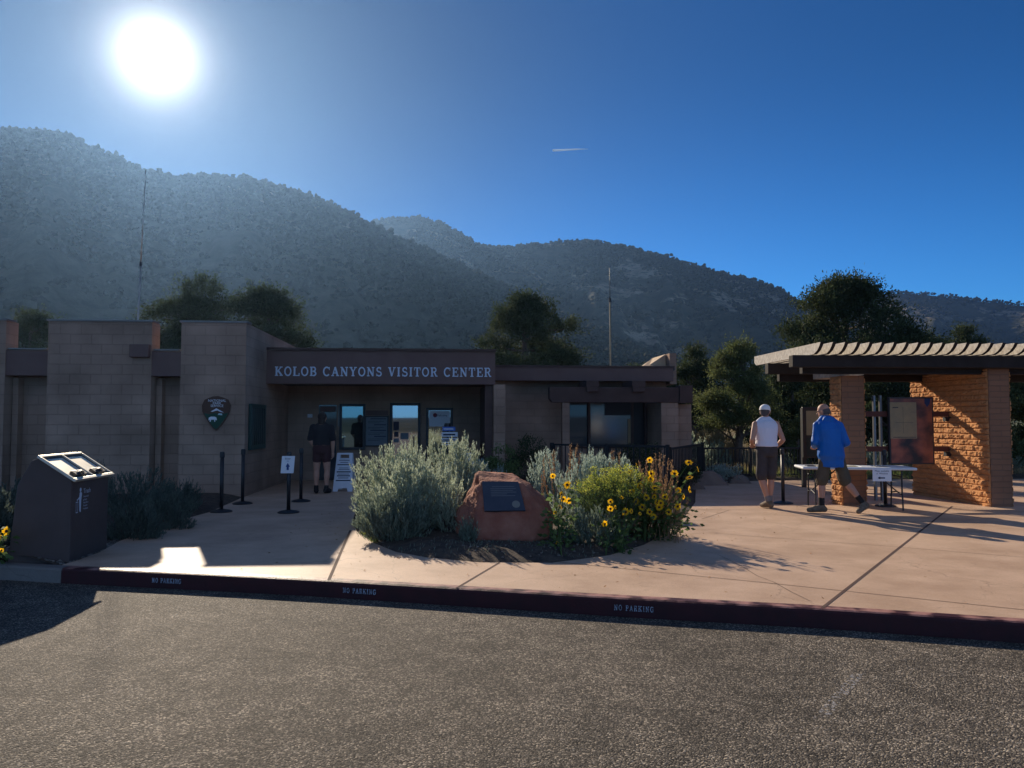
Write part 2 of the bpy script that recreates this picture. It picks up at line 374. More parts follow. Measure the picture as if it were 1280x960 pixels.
# terrain: one polar sheet to the horizon
az = np.concatenate([np.arange(-180, -50, 2.0), np.arange(-50, 50, 0.16), np.arange(50, 180, 2.0)]) * math.pi / 180
rr = np.concatenate([[0.01], np.geomspace(3, 60, 90)[:-1], np.geomspace(60, 1500, 260)[:-1], np.geomspace(1500, 9000, 30)])
A, RR_ = np.meshgrid(az, rr); X = RR_ * np.sin(A); Y = RR_ * np.cos(A); Z = tz(X, Y)
V = np.stack([X, Y, Z], -1).reshape(-1, 3); na = len(az); nr = len(rr)
i, j = np.meshgrid(np.arange(nr - 1), np.arange(na), indexing='ij'); j2 = (j + 1) % na
F = np.stack([i * na + j, i * na + j2, (i + 1) * na + j2, (i + 1) * na + j], -1).reshape(-1, 4)

def terrain_mat():
    m = bpy.data.materials.new('hill_scrub'); m.use_nodes = True; t = m.node_tree; N = t.nodes; Lk = t.links
    p = N['Principled BSDF']; p.inputs['Roughness'].default_value = 0.95; p.inputs['Specular IOR Level'].default_value = 0.1
    g = N.new('ShaderNodeNewGeometry')
    def nz(s, det=6, off=0, squash=None):
        mp = N.new('ShaderNodeMapping'); mp.inputs['Scale'].default_value = squash or (1, 1, 1); mp.inputs['Location'].default_value = (off, off, off)
        Lk.new(g.outputs['Position'], mp.inputs['Vector'])
        n = N.new('ShaderNodeTexNoise'); n.inputs['Scale'].default_value = s; n.inputs['Detail'].default_value = det; n.inputs['Roughness'].default_value = 0.65
        Lk.new(mp.outputs[0], n.inputs['Vector']); return n.outputs['Fac']
    def ramp(f, stops):
        c = N.new('ShaderNodeValToRGB'); e = c.color_ramp.elements
        for k, (pos, col) in enumerate(stops):
            q = e[k] if k < 2 else e.new(pos); q.position = pos; q.color = (*col, 1)
        Lk.new(f, c.inputs['Fac']); return c.outputs['Color']
    def mixc(f, a, b):
        x = N.new('ShaderNodeMix'); x.data_type = 'RGBA'; Lk.new(f, x.inputs[0]); Lk.new(a, x.inputs[6]); Lk.new(b, x.inputs[7]); return x.outputs[2]
    scrub = ramp(nz(0.05), [(0.4, (0.022, 0.028, 0.016)), (0.6, (0.060, 0.058, 0.036))])
    rock = ramp(nz(0.03, 8, 40, (1, 1, 3)), [(0.35, (0.17, 0.125, 0.085)), (0.65, (0.36, 0.29, 0.20))])
    rf = ramp(nz(0.011, 7, 9, (1, 1, 1.6)), [(0.535, (0, 0, 0)), (0.585, (1, 1, 1))])
    fine = ramp(nz(0.16, 3, 2), [(0.38, (0, 0, 0)), (0.52, (1, 1, 1))])
    mm0 = N.new('ShaderNodeMath'); mm0.operation = 'MULTIPLY'; Lk.new(rf, mm0.inputs[0]); Lk.new(fine, mm0.inputs[1])
    sx_ = N.new('ShaderNodeSeparateXYZ'); Lk.new(g.outputs['Position'], sx_.inputs[0]); mk = N.new('ShaderNodeMapRange'); mk.inputs['From Min'].default_value = 440; mk.inputs['From Max'].default_value = 600; Lk.new(sx_.outputs['Y'], mk.inputs['Value'])
    mm = N.new('ShaderNodeMath'); mm.operation = 'MULTIPLY'; Lk.new(mm0.outputs[0], mm.inputs[0]); Lk.new(mk.outputs[0], mm.inputs[1])
    hills = mixc(mm.outputs[0], scrub, rock)
    near = ramp(nz(0.9, 7, 3), [(0.38, (0.15, 0.12, 0.07)), (0.62, (0.30, 0.235, 0.15))])
    sep = N.new('ShaderNodeVectorMath'); sep.operation = 'LENGTH'; Lk.new(g.outputs['Position'], sep.inputs[0])
    mr = N.new('ShaderNodeMapRange'); mr.inputs['From Min'].default_value = 45; mr.inputs['From Max'].default_value = 85; Lk.new(sep.outputs['Value'], mr.inputs['Value'])
    Lk.new(mixc(mr.outputs[0], near, hills), p.inputs['Base Color'])
    b = N.new('ShaderNodeBump'); b.inputs['Strength'].default_value = 1.0; b.inputs['Distance'].default_value = 4.0
    bm_ = N.new('ShaderNodeMath'); bm_.operation = 'MULTIPLY'; Lk.new(nz(0.10, 8, 21), bm_.inputs[0]); Lk.new(mr.outputs[0], bm_.inputs[1])
    Lk.new(bm_.outputs[0], b.inputs['Height']); Lk.new(b.outputs[0], p.inputs['Normal'])
    return m
props(arr_mesh('terrain', V, F, terrain_mat(), smooth=True), kind='structure')

# juniper and oak scrub on the hills: one mass that nobody could count
def ico():
    bm = bmesh.new(); bmesh.ops.create_icosphere(bm, subdivisions=1, radius=1)
    v = np.array([x.co[:] for x in bm.verts]); f = np.array([[q.index for q in x.verts] for x in bm.faces]); bm.free(); return v, f
IV, IF = ico()
def blobs(cen, rad, r, jit=0.35, squash=0.85):
    n = len(cen); k = len(IV)
    V = IV[None] * (1 + jit * (r.random((n, k, 1)) - 0.5) * 2) * np.asarray(rad)[:, None, None]
    V[:, :, 2] *= squash; a = r.random(n) * 6.28; c, s = np.cos(a)[:, None], np.sin(a)[:, None]
    x = V[:, :, 0] * c - V[:, :, 1] * s; y = V[:, :, 0] * s + V[:, :, 1] * c
    V = np.stack([x, y, V[:, :, 2]], -1) + np.asarray(cen)[:, None, :]
    F = IF[None] + (np.arange(n) * k)[:, None, None]
    return V.reshape(-1, 3), F.reshape(-1, 3)
def scatter_wood():
    cs = []; rs = []
    for (pl, RR, R0), n in zip(LAY, (13000, 11000, 6000)):
        th = rng.uniform(-0.78, 0.72, n); t = 1.02 - np.abs(rng.normal(0, 0.36, n)); t = np.clip(t, 0.03, 1.06)
        t[: n // 5] = rng.uniform(0.955, 1.03, n // 5)
        r = R0 + (RR - R0) * t; x = r * np.sin(th); y = r * np.cos(th)
        dens = vnoise(x / 45, y / 45, 77) ; keep = (dens > (-0.22 if RR < 600 else -0.14)) | (np.arange(n) < n // 5)
        x = x[keep]; y = y[keep]; z = tz(x, y); m = len(x)
        s = rng.uniform(0.9, 1.9, m) * (1 + 0.25 * (RR > 800)) * rng.choice([1, 1, 1.35], m)
        for k in range(4):
            cs.append(np.stack([x + rng.normal(0, 0.7, m) * s, y + rng.normal(0, 0.7, m) * s, z + s * (0.5 + 0.35 * rng.random(m)) + (0.55 * s if k == 3 else 0)], -1)); rs.append(s * rng.uniform(0.45, 0.8, m))
    return np.concatenate(cs), np.concatenate(rs)
cw, rw = scatter_wood()
Vw, Fw = blobs(cw, rw, rng, 0.45, 0.95)
M['hillwood'] = mat('hill_juniper', (0.012, 0.017, 0.009), 0.95, (0.028, 0.033, 0.018), 0.07, spec=0.05, island=0.4)
props(arr_mesh('hill_woodland', Vw, Fw, M['hillwood']), 'dark scrub and juniper woodland covering the hills beyond the building', 'woodland', kind='stuff')

# asphalt
def asphalt():
    m = bpy.data.materials.new('chip_seal_asphalt'); m.use_nodes = True; t = m.node_tree; N = t.nodes; Lk = t.links
    p = N['Principled BSDF']; tc = N.new('ShaderNodeTexCoord')
    vo = N.new('ShaderNodeTexVoronoi'); vo.inputs['Scale'].default_value = 105; Lk.new(tc.outputs['Object'], vo.inputs['Vector'])
    sx = N.new('ShaderNodeSeparateColor'); Lk.new(vo.outputs['Color'], sx.inputs[0])
    c = N.new('ShaderNodeValToRGB'); e = c.color_ramp.elements
    e[0].position = 0.0; e[0].color = (0.030, 0.026, 0.021, 1); e[1].position = 1.0; e[1].color = (0.46, 0.39, 0.30, 1)
    q = e.new(0.45); q.color = (0.085, 0.072, 0.057, 1); q = e.new(0.8); q.color = (0.17, 0.143, 0.11, 1)
    Lk.new(sx.outputs[0], c.inputs['Fac'])
    n = N.new('ShaderNodeTexNoise'); n.inputs['Scale'].default_value = 0.55; n.inputs['Detail'].default_value = 10; n.inputs['Roughness'].default_value = 0.6; Lk.new(tc.outputs['Object'], n.inputs['Vector'])
    mr = N.new('ShaderNodeMapRange'); mr.inputs['From Min'].default_value = 0.3; mr.inputs['From Max'].default_value = 0.7; mr.inputs['To Min'].default_value = 0.62; mr.inputs['To Max'].default_value = 1.30
    Lk.new(n.outputs['Fac'], mr.inputs['Value'])
    sc = N.new('ShaderNodeVectorMath'); sc.operation = 'SCALE'; Lk.new(c.outputs['Color'], sc.inputs[0]); Lk.new(mr.outputs[0], sc.inputs['Scale'])
    n3 = N.new('ShaderNodeTexNoise'); n3.inputs['Scale'].default_value = 3.4; n3.inputs['Detail'].default_value = 8; n3.inputs['Roughness'].default_value = 0.7; Lk.new(tc.outputs['Object'], n3.inputs['Vector'])
    m3 = N.new('ShaderNodeMapRange'); m3.inputs['From Min'].default_value = 0.34; m3.inputs['From Max'].default_value = 0.66; m3.inputs['To Min'].default_value = 0.66; m3.inputs['To Max'].default_value = 1.34; Lk.new(n3.outputs['Fac'], m3.inputs['Value'])
    ck = N.new('ShaderNodeTexVoronoi'); ck.feature = 'DISTANCE_TO_EDGE'; ck.inputs['Scale'].default_value = 0.27; wv = N.new('ShaderNodeVectorMath'); wv.operation = 'MULTIPLY_ADD'; Lk.new(n3.outputs['Color'], wv.inputs[0]); wv.inputs[1].default_value = (.5, .5, 0); Lk.new(tc.outputs['Object'], wv.inputs[2]); Lk.new(wv.outputs[0], ck.inputs['Vector'])
    cr_ = N.new('ShaderNodeMapRange'); cr_.inputs['From Max'].default_value = 0.0025; cr_.inputs['To Min'].default_value = 0.45; Lk.new(ck.outputs['Distance'], cr_.inputs['Value'])
    m4 = N.new('ShaderNodeMath'); m4.operation = 'MULTIPLY'; Lk.new(m3.outputs[0], m4.inputs[0]); Lk.new(cr_.outputs[0], m4.inputs[1])
    sc3 = N.new('ShaderNodeVectorMath'); sc3.operation = 'SCALE'; Lk.new(sc.outputs[0], sc3.inputs[0]); Lk.new(m4.outputs[0], sc3.inputs['Scale'])
    Lk.new(sc3.outputs[0], p.inputs['Base Color'])
    p.inputs['Roughness'].default_value = 0.80; p.inputs['Specular IOR Level'].default_value = 0.18
    inv = N.new('ShaderNodeMath'); inv.operation = 'MULTIPLY'; inv.inputs[1].default_value = -1; Lk.new(vo.outputs['Distance'], inv.inputs[0])
    rnd = N.new('ShaderNodeMath'); rnd.operation = 'MULTIPLY_ADD'; Lk.new(sx.outputs[1], rnd.inputs[0]); rnd.inputs[1].default_value = 0.5; Lk.new(inv.outputs[0], rnd.inputs[2])
    b = N.new('ShaderNodeBump'); b.inputs['Strength'].default_value = 0.9; b.inputs['Distance'].default_value = 0.010
    Lk.new(rnd.outputs[0], b.inputs['Height']); Lk.new(b.outputs[0], p.inputs['Normal'])
    return m
M['asphalt'] = asphalt()
rd = MB(); xs = list(KX)
rd.face([(x, y - 0.01, 0) for x, y in zip(KX, KY)][::-1] + [(KX[0], -60, 0), (KX[-1], -60, 0)])
props(rd.build('road', M['asphalt']), kind='structure')
# worn remains of a painted bay line
def wornpaint():
    m = mat('worn_road_paint', (0.62, 0.63, 0.66), 0.8); t = m.node_tree; N = t.nodes; Lk = t.links
    tc = N.new('ShaderNodeTexCoord'); n = N.new('ShaderNodeTexNoise'); n.inputs['Scale'].default_value = 34; n.inputs['Detail'].default_value = 6
    Lk.new(tc.outputs['Object'], n.inputs['Vector']); c = N.new('ShaderNodeValToRGB'); c.color_ramp.elements[0].position = 0.50; c.color_ramp.elements[1].position = 0.72
    c.color_ramp.elements[1].color = (0.55, 0.55, 0.55, 1)
    Lk.new(n.outputs['Fac'], c.inputs['Fac']); Lk.new(c.outputs['Color'], N['Principled BSDF'].inputs['Alpha']); return m
pl = MB(); a, b = gnd(1073, 842, 0.004), gnd(1026, 897, 0.004); s_ = Vector((0.05, 0.01, 0))
pl.face([a - s_, b - s_, b + s_, a + s_]); props(pl.build('road_paint', wornpaint()), kind='structure')

# sidewalk
WFRONT = [(x, y + 0.16) for x, y in zip(KX, KY)]
left_in = [gnd(96, 706.5)]
kin = [Vector((x, float(kerbY(x)) + 0.15, WALK)) for x in (-4.4, -3.9, -3.2, -2.4, -1.2, -0.2, 1.0, 1.7, 2.6, 3.2, 3.9, 8.0, 14.0)]
bedline = [gnd(870, 608), gnd(869, 628), gnd(856, 646), gnd(836, 664), gnd(805, 681), gnd(762, 694), gnd(690, 703.5), gnd(600, 703), gnd(535, 697), gnd(495, 690), gnd(468, 679), gnd(448, 666), gnd(440, 655), gnd(444, 640), gnd(447, 625), gnd(449, 612)]
P_r0 = tow(BROT, sq(612, 17.3), 17.3, WALK); P_r1 = tow(BROT, sq(612, 17.3), 20.15, WALK)
TS = -4.01   # side wall of the tower block, in the building's frame
P_l1 = tow(BROT, TS + .02, 20.15, WALK); P_l0 = tow(BROT, TS + .02, 15.7, WALK)
far = [Vector((14.0, 19.75, WALK)), gnd(1280, 598.5), gnd(1005, 600), gnd(905, 602)]
walk = kin + far + bedline + [P_r0, P_r1, P_l1, P_l0, gnd(262, 640), gnd(225, 650), gnd(185, 663), gnd(150, 676), gnd(125, 690), gnd(98, 700), gnd(78, 706)]
walk = [Vector((p.x, p.y, WALK)) for p in walk]
def poly_sheet(name, poly, z0, z1, m):
    tri = geometry.tessellate_polygon([[Vector((p.x, p.y, 0)) for p in poly]])
    v = [(p.x, p.y, z1) for p in poly] + [(p.x, p.y, z0) for p in poly]; n = len(poly)
    f = [tuple(t) for t in tri] + [(k, (k + 1) % n, n + (k + 1) % n, n + k) for k in range(n)]
    me = bpy.data.meshes.new(name); me.from_pydata(v, [], f); bm = bmesh.new(); bm.from_mesh(me); bmesh.ops.recalc_face_normals(bm, faces=bm.faces)
    up = [x for x in bm.faces if abs(x.normal.z) > 0.9 and x.normal.z < 0]; bmesh.ops.reverse_faces(bm, faces=up); bm.to_mesh(me); bm.free()
    return link(name, me, m)
def concrete(name, c1, c2):
    m = mat(name, c1, 0.62, c2, 1.3, 0.35, 45, dist=0.004, detail=9); t = m.node_tree; N = t.nodes; Lk = t.links; p = N['Principled BSDF']
    src = p.inputs['Base Color'].links[0].from_socket; tc = N.new('ShaderNodeTexCoord')
    n = N.new('ShaderNodeTexNoise'); n.inputs['Scale'].default_value = 110; n.inputs['Detail'].default_value = 4; Lk.new(tc.outputs['Object'], n.inputs['Vector'])
    mr = N.new('ShaderNodeMapRange'); mr.inputs['From Min'].default_value = 0.3; mr.inputs['From Max'].default_value = 0.7; mr.inputs['To Min'].default_value = 0.88; mr.inputs['To Max'].default_value = 1.1; Lk.new(n.outputs['Fac'], mr.inputs['Value'])
    sc = N.new('ShaderNodeVectorMath'); sc.operation = 'SCALE'; Lk.new(src, sc.inputs[0]); Lk.new(mr.outputs[0], sc.inputs['Scale']); vo = N.new('ShaderNodeTexVoronoi'); vo.feature = 'DISTANCE_TO_EDGE'; vo.inputs['Scale'].default_value = 0.42; wn = N.new('ShaderNodeTexNoise'); wn.inputs['Scale'].default_value = 1.6; wn.inputs['Detail'].default_value = 8; Lk.new(tc.outputs['Object'], wn.inputs['Vector'])
    wv = N.new('ShaderNodeVectorMath'); wv.operation = 'MULTIPLY_ADD'; Lk.new(wn.outputs['Color'], wv.inputs[0]); wv.inputs[1].default_value = (.9, .9, 0); Lk.new(tc.outputs['Object'], wv.inputs[2]); Lk.new(wv.outputs[0], vo.inputs['Vector'])
    cr2 = N.new('ShaderNodeMapRange'); cr2.inputs['From Min'].default_value = 0.0; cr2.inputs['From Max'].default_value = 0.0022; cr2.inputs['To Min'].default_value = 0.72; cr2.inputs['To Max'].default_value = 1.0; Lk.new(vo.outputs['Distance'], cr2.inputs['Value'])
    st = N.new('ShaderNodeTexNoise'); st.inputs['Scale'].default_value = 3.1; st.inputs['Detail'].default_value = 10; st.inputs['Roughness'].default_value = .7; Lk.new(tc.outputs['Object'], st.inputs['Vector'])
    sr = N.new('ShaderNodeMapRange'); sr.inputs['From Min'].default_value = 0.60; sr.inputs['From Max'].default_value = 0.74; sr.inputs['To Min'].default_value = 1.0; sr.inputs['To Max'].default_value = 0.70; Lk.new(st.outputs['Fac'], sr.inputs['Value'])
    m1 = N.new('ShaderNodeMath'); m1.operation = 'MULTIPLY'; Lk.new(cr2.outputs[0], m1.inputs[0]); Lk.new(sr.outputs[0], m1.inputs[1])
    sc2 = N.new('ShaderNodeVectorMath'); sc2.operation = 'SCALE'; Lk.new(sc.outputs[0], sc2.inputs[0]); Lk.new(m1.outputs[0], sc2.inputs['Scale'])
    Lk.new(sc2.outputs[0], p.inputs['Base Color']); return m
M['walk'] = concrete('tan_concrete', (0.46, 0.305, 0.20), (0.62, 0.43, 0.295))
props(poly_sheet('sidewalk', walk, 0.0, WALK, M['walk']), kind='structure')
# joints and score lines in the paving
M['joint'] = mat('joint_filler', (0.09, 0.05, 0.04), 0.9); jm = MB()
def joint(pts, wd, h=0.003):
    pts = [gnd(*p) if len(p) == 2 else Vector(p) for p in pts]
    for k in range(len(pts) - 1):
        a, b = pts[k], pts[k + 1]; n = Vector((-(b - a).y, (b - a).x, 0)).normalized() * wd / 2; z = Vector((0, 0, h))
        jm.face([a - n + z, b - n + z, b + n + z, a + n + z])
joint([(1028, 760), (1190, 633)], 0.028); joint([(571, 735), (624, 703.5)], 0.022); joint([(411, 725), (438, 663)], 0.03)
joint([(700, 703), (820, 715), (967, 729.6), (1280, 762.5)], 0.011); joint([(877, 649), (911, 638)], 0.010, 0.0045)
joint([(849, 637), (974, 638), (1010, 642), (1100, 647)], 0.010, 0.005); joint([(893, 667), (1120, 684), (1280, 697)], 0.010, 0.0055); joint([(1190, 633), (1280, 640)], 0.009, 0.004)
joint([(898, 694), (925, 707), (946, 720), (967, 728), (990, 741), (1013, 752)], 0.005, 0.006); joint([(300, 640), (447, 640)], 0.01)
props(jm.build('pavement_joint', M['joint']), kind='structure')

# kerb: plain concrete on the left, then painted red
def kerb(name, xs, m):
    mb = MB(); rings = []
    for x in xs:
        y = float(kerbY(x)); prof = [(0.0, -0.05), (0.012, 0.125), (0.022, 0.142), (0.045, 0.151), (0.15, 0.1515), (0.15, -0.05)]
        rings.append([(x, y + a, b) for a, b in prof])
    mb.loft(rings); return props(mb.build(name, m), kind='structure')
M['kerbgrey'] = concrete('grey_concrete', (0.17, 0.15, 0.13), (0.23, 0.205, 0.18))
xr0 = gnd(75, 711).x
kr = mat('red_kerb_paint', (0.055, 0.008, 0.010), 0.5, (0.035, 0.007, 0.008), 5, 0.3, 60)
kt = kr.node_tree; kn = kt.nodes; kp = kn['Principled BSDF']
ksrc = kp.inputs['Base Color'].links[0].from_socket; ktc = kn.new('ShaderNodeTexCoord'); kno = kn.new('ShaderNodeTexNoise'); kno.inputs['Scale'].default_value = 6; kno.inputs['Detail'].default_value = 10
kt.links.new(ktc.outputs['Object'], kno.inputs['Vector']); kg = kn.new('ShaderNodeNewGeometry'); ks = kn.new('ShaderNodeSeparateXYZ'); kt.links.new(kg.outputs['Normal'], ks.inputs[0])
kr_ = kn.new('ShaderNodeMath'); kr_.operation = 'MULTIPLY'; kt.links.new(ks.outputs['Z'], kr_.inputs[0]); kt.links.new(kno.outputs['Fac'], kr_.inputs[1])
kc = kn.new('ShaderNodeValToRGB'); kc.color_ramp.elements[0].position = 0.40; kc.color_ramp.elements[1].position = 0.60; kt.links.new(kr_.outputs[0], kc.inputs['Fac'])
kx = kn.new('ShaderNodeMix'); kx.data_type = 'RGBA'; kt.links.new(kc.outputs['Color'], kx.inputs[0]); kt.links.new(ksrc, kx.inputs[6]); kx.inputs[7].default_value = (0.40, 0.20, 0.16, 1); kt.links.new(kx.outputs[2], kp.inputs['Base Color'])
M['kerbred'] = kr
kerb('kerb', [KX[0], -8, -6.5, -5.6, xr0 - 0.004], M['kerbgrey'])
RK = kerb('red_kerb', [xr0, -3.4, -2.6, -1.6, -0.8, -0.3, 0.3, 1.2, 2.4, 3.0, 3.8, KX[-1]], M['kerbred'])

# soil of the planting beds
WP = np.array([(p.x, p.y) for p in walk])
def pip(x, y, P):
    ins = np.zeros(x.shape, bool); n = len(P)
    for k in range(n):
        x1, y1 = P[k]; x2, y2 = P[(k + 1) % n]
        c = ((y1 > y) != (y2 > y)) & (x < (x2 - x1) * (y - y1) / (y2 - y1 + 1e-12) + x1); ins ^= c
    return ins
def pdist(x, y, P):
    d = np.full(x.shape, 1e9); n = len(P)
    for k in range(n):
        a = P[k]; b = P[(k + 1) % n]; ab = b - a; t = np.clip(((x - a[0]) * ab[0] + (y - a[1]) * ab[1]) / (ab @ ab + 1e-12), 0, 1)
        d = np.minimum(d, np.hypot(x - a[0] - t * ab[0], y - a[1] - t * ab[1]))
    return d
gx = np.concatenate([np.arange(-22, -7, 0.5), np.arange(-7, 5, 0.06), np.arange(5, 24.1, 0.4)]); gt = np.concatenate([np.linspace(0, 0.55, 100), np.linspace(0.55, 1, 26)[1:]])
GX, GT = np.meshgrid(gx, gt); k0 = kerbY(GX) + 0.155; GY = k0 + (24.5 - k0) * GT
ins = pip(GX, GY, WP); dd = pdist(GX, GY, WP)
def soilz(x, y):
    x = np.atleast_1d(np.asarray(x, float)); y = np.atleast_1d(np.asarray(y, float)); i_ = pip(x, y, WP); d_ = pdist(x, y, WP)
    loc = 0.135 + np.where(i_, -0.03, np.clip(d_ * 0.22, 0, 0.09)) + np.where(i_, 0, vnoise(x * 3, y * 3, 8) * 0.05 * np.clip(d_ * 3, 0.05, 1))
    return np.maximum(loc, np.where(y > 20.3, tz(x, y) + 0.02, 0))
GZ = soilz(GX.ravel(), GY.ravel()).reshape(GX.shape)
nn, mm_ = GX.shape; i, j = np.meshgrid(np.arange(nn - 1), np.arange(mm_ - 1), indexing='ij')
Fs = np.stack([i * mm_ + j, i * mm_ + j + 1, (i + 1) * mm_ + j + 1, (i + 1) * mm_ + j], -1).reshape(-1, 4)
M['soil'] = mat('dark_mulch_soil', (0.045, 0.033, 0.025), 0.95, (0.11, 0.08, 0.055), 9, 1.0, 50, dist=0.008, detail=8)
props(arr_mesh('planting_bed_soil', np.stack([GX, GY, GZ], -1).reshape(-1, 3), Fs, M['soil'], smooth=True), kind='structure')
def gz(x, y): return float(soilz(x, y)[0]) if y < 24.4 else float(tz(x, y))
# loose stones and litter on the beds
def stones(name, n, box, size, m, label):
    x = rng.uniform(box[0], box[1], n * 3); y = rng.uniform(box[2], box[3], n * 3); ok = ~pip(x, y, WP) & (y > kerbY(x) + 0.2) & ((pdist(x, y, WP) < 1.6)); x = x[ok][:n]; y = y[ok][:n]
    z = soilz(x, y); r_ = rng.uniform(0.4, 1, len(x)) ** 2 * size
    V_, F_ = blobs(np.stack([x, y, z + r_ * .2], -1), r_, rng, 0.35, 0.6); return props(arr_mesh(name, V_, F_, m), label, 'stones', kind='stuff')
M['stone'] = mat('bed_stone', (0.13, 0.11, 0.09), 0.9, (0.24, 0.20, 0.165), 3, island=0.5)
stones('gravel', 1000, (-3, 3.0, 8.0, 12), 0.018, M['stone'], 'small pale stones strewn on the dark soil round the boulder')
stones('pebbles', 2200, (-6.6, -3.6, 7.4, 10), 0.024, M['stone'], 'grey gravel strewn round the foot of the brown bin')

# air: forward scattering haze
hz = MB(); hz.box(-9500, 9500, -9500, 9500, -12, 226)
hm = bpy.data.materials.new('air'); hm.use_nodes = True; hn = hm.node_tree; hn.nodes.clear()
ho = hn.nodes.new('ShaderNodeOutputMaterial'); pv = hn.nodes.new('ShaderNodeVolumePrincipled')
pv.inputs['Color'].default_value = (0.30, 0.55, 1.0, 1); pv.inputs['Density'].default_value = 0.00014; pv.inputs['Anisotropy'].default_value = 0.73
hn.links.new(pv.outputs[0], ho.inputs['Volume'])
HZ = props(hz.build('haze', hm), 'thin sunlit haze in the air between the building and the hills', 'haze', kind='stuff')
# vapour trail high above the hills
cp = [at(691, 188, 9000), at(705, 187.4, 9000), at(720, 186.6, 9000), at(735, 186.2, 9000)]
ct = MB(); ct.tube(cp, [13, 11, 8, 2], 8)
cm = mat('vapour', (0.85, 0.9, 1.0), 1.0, trans=.35); props(ct.build('vapour_trail', cm, smooth=True), 'short thin white vapour trail in the blue sky above the middle ridge', 'vapour trail', kind='stuff')
# ---------------------------------------------------------------- lettering
def arc(cx, cy, rx, ry, a0, a1, n=14):
    return [(cx + rx * math.cos(R(a0 + (a1 - a0) * k / n)), cy + ry * math.sin(R(a0 + (a1 - a0) * k / n))) for k in range(n + 1)]
T_, H_ = 0.20, 0.10       # stem and hairline
def glyph(ch):
    """slab serif capital: list of (polyline, width) and advance"""
    S = []; st = lambda x, y0=0, y1=1: S.append(([(x, y0), (x, y1)], T_)); sl = lambda x0, x1, y: S.append(([(x0, y), (x1, y)], H_))
    e = H_ / 2; c, d = e, 1 - e
    if ch == 'K': st(.22); sl(.04, .42, c); sl(.04, .42, d); S.append(([(.28, .42), (.78, .95)], .11)); S.append(([(.42, .58), (.86, .05)], T_)); sl(.62, .98, c); sl(.60, .94, d); w = 1.0
    elif ch == 'O': S.append((arc(.47, .5, .36, .45, 0, 360, 24), .15)); w = .94
    elif ch == 'L': st(.22); sl(.04, .82, c); sl(.04, .44, d); S.append(([(.78, 0), (.78, .32)], .09)); w = .86
    elif ch == 'B': st(.22); sl(.04, .5, c); sl(.04, .5, d); S.append((arc(.48, .74, .22, .21, 90, -90), .15)); S.append((arc(.48, .27, .27, .22, 90, -90), .16)); sl(.2, .5, .52); w = .86
    elif ch == 'C': S.append((arc(.48, .5, .37, .45, 50, 318, 22), .16)); S.append(([(.80, .66), (.80, .98)], .08)); w = .92
    elif ch == 'A': S.append(([(.16, .04), (.46, .98)], .11)); S.append(([(.46, .98), (.78, .04)], T_)); sl(.0, .32, c); sl(.6, .96, c); sl(.28, .66, .34); w = .96
    elif ch == 'N': S.append(([(.2, 0), (.2, 1)], .11)); S.append(([(.22, .92), (.78, .06)], T_)); S.append(([(.8, 0), (.8, 1)], .11)); sl(.04, .36, c); sl(.04, .3, d); sl(.64, .96, d); w = 1.0
    elif ch == 'Y': st(.46, 0, .5); S.append(([(.18, .96), (.46, .46)], .17)); S.append(([(.76, .96), (.46, .46)], .11)); sl(.28, .64, c); sl(.02, .36, d); sl(.6, .92, d); w = .94
    elif ch == 'S': S.append((arc(.40, .73, .24, .22, 35, 250, 12) + arc(.42, .27, .26, .22, 70, -150, 12), .15)); S.append(([(.62, .7), (.62, .98)], .07)); S.append(([(.12, .02), (.12, .3)], .07)); w = .78
    elif ch == 'V': S.append(([(.18, .97), (.47, .03)], T_)); S.append(([(.78, .97), (.47, .03)], .11)); sl(.0, .36, d); sl(.62, .95, d); w = .95
    elif ch == 'I': st(.24); sl(.06, .42, c); sl(.06, .42, d); w = .48
    elif ch == 'T': st(.44); sl(.24, .64, c); sl(.06, .82, d); S.append(([(.08, .68), (.08, 1)], .08)); S.append(([(.80, .68), (.80, 1)], .08)); w = .88
    elif ch == 'R': st(.22); sl(.04, .42, c); sl(.04, .5, d); S.append((arc(.48, .73, .23, .22, 90, -90), .15)); sl(.2, .5, .5); S.append(([(.5, .5), (.74, .06)], .16)); sl(.66, .92, c); w = .92
    elif ch == 'E': st(.22); sl(.04, .80, c); sl(.04, .78, d); sl(.2, .56, .52); S.append(([(.76, 0), (.76, .3)], .08)); S.append(([(.74, .72), (.74, 1)], .08)); S.append(([(.56, .38), (.56, .66)], .07)); w = .84
    elif ch == 'P': st(.22); sl(.04, .42, c); sl(.04, .5, d); S.append((arc(.48, .72, .24, .23, 90, -90), .15)); sl(.2, .5, .49); w = .8
    elif ch == 'G': S.append((arc(.48, .5, .37, .45, 50, 330, 22), .16)); S.append(([(.80, .05), (.80, .42)], .14)); sl(.56, .92, .45); S.append(([(.80, .68), (.80, .98)], .07)); w = .96
    else: w = .5
    return S, w
def advance(text, gap): return sum(glyph(c)[1] + gap for c in text)
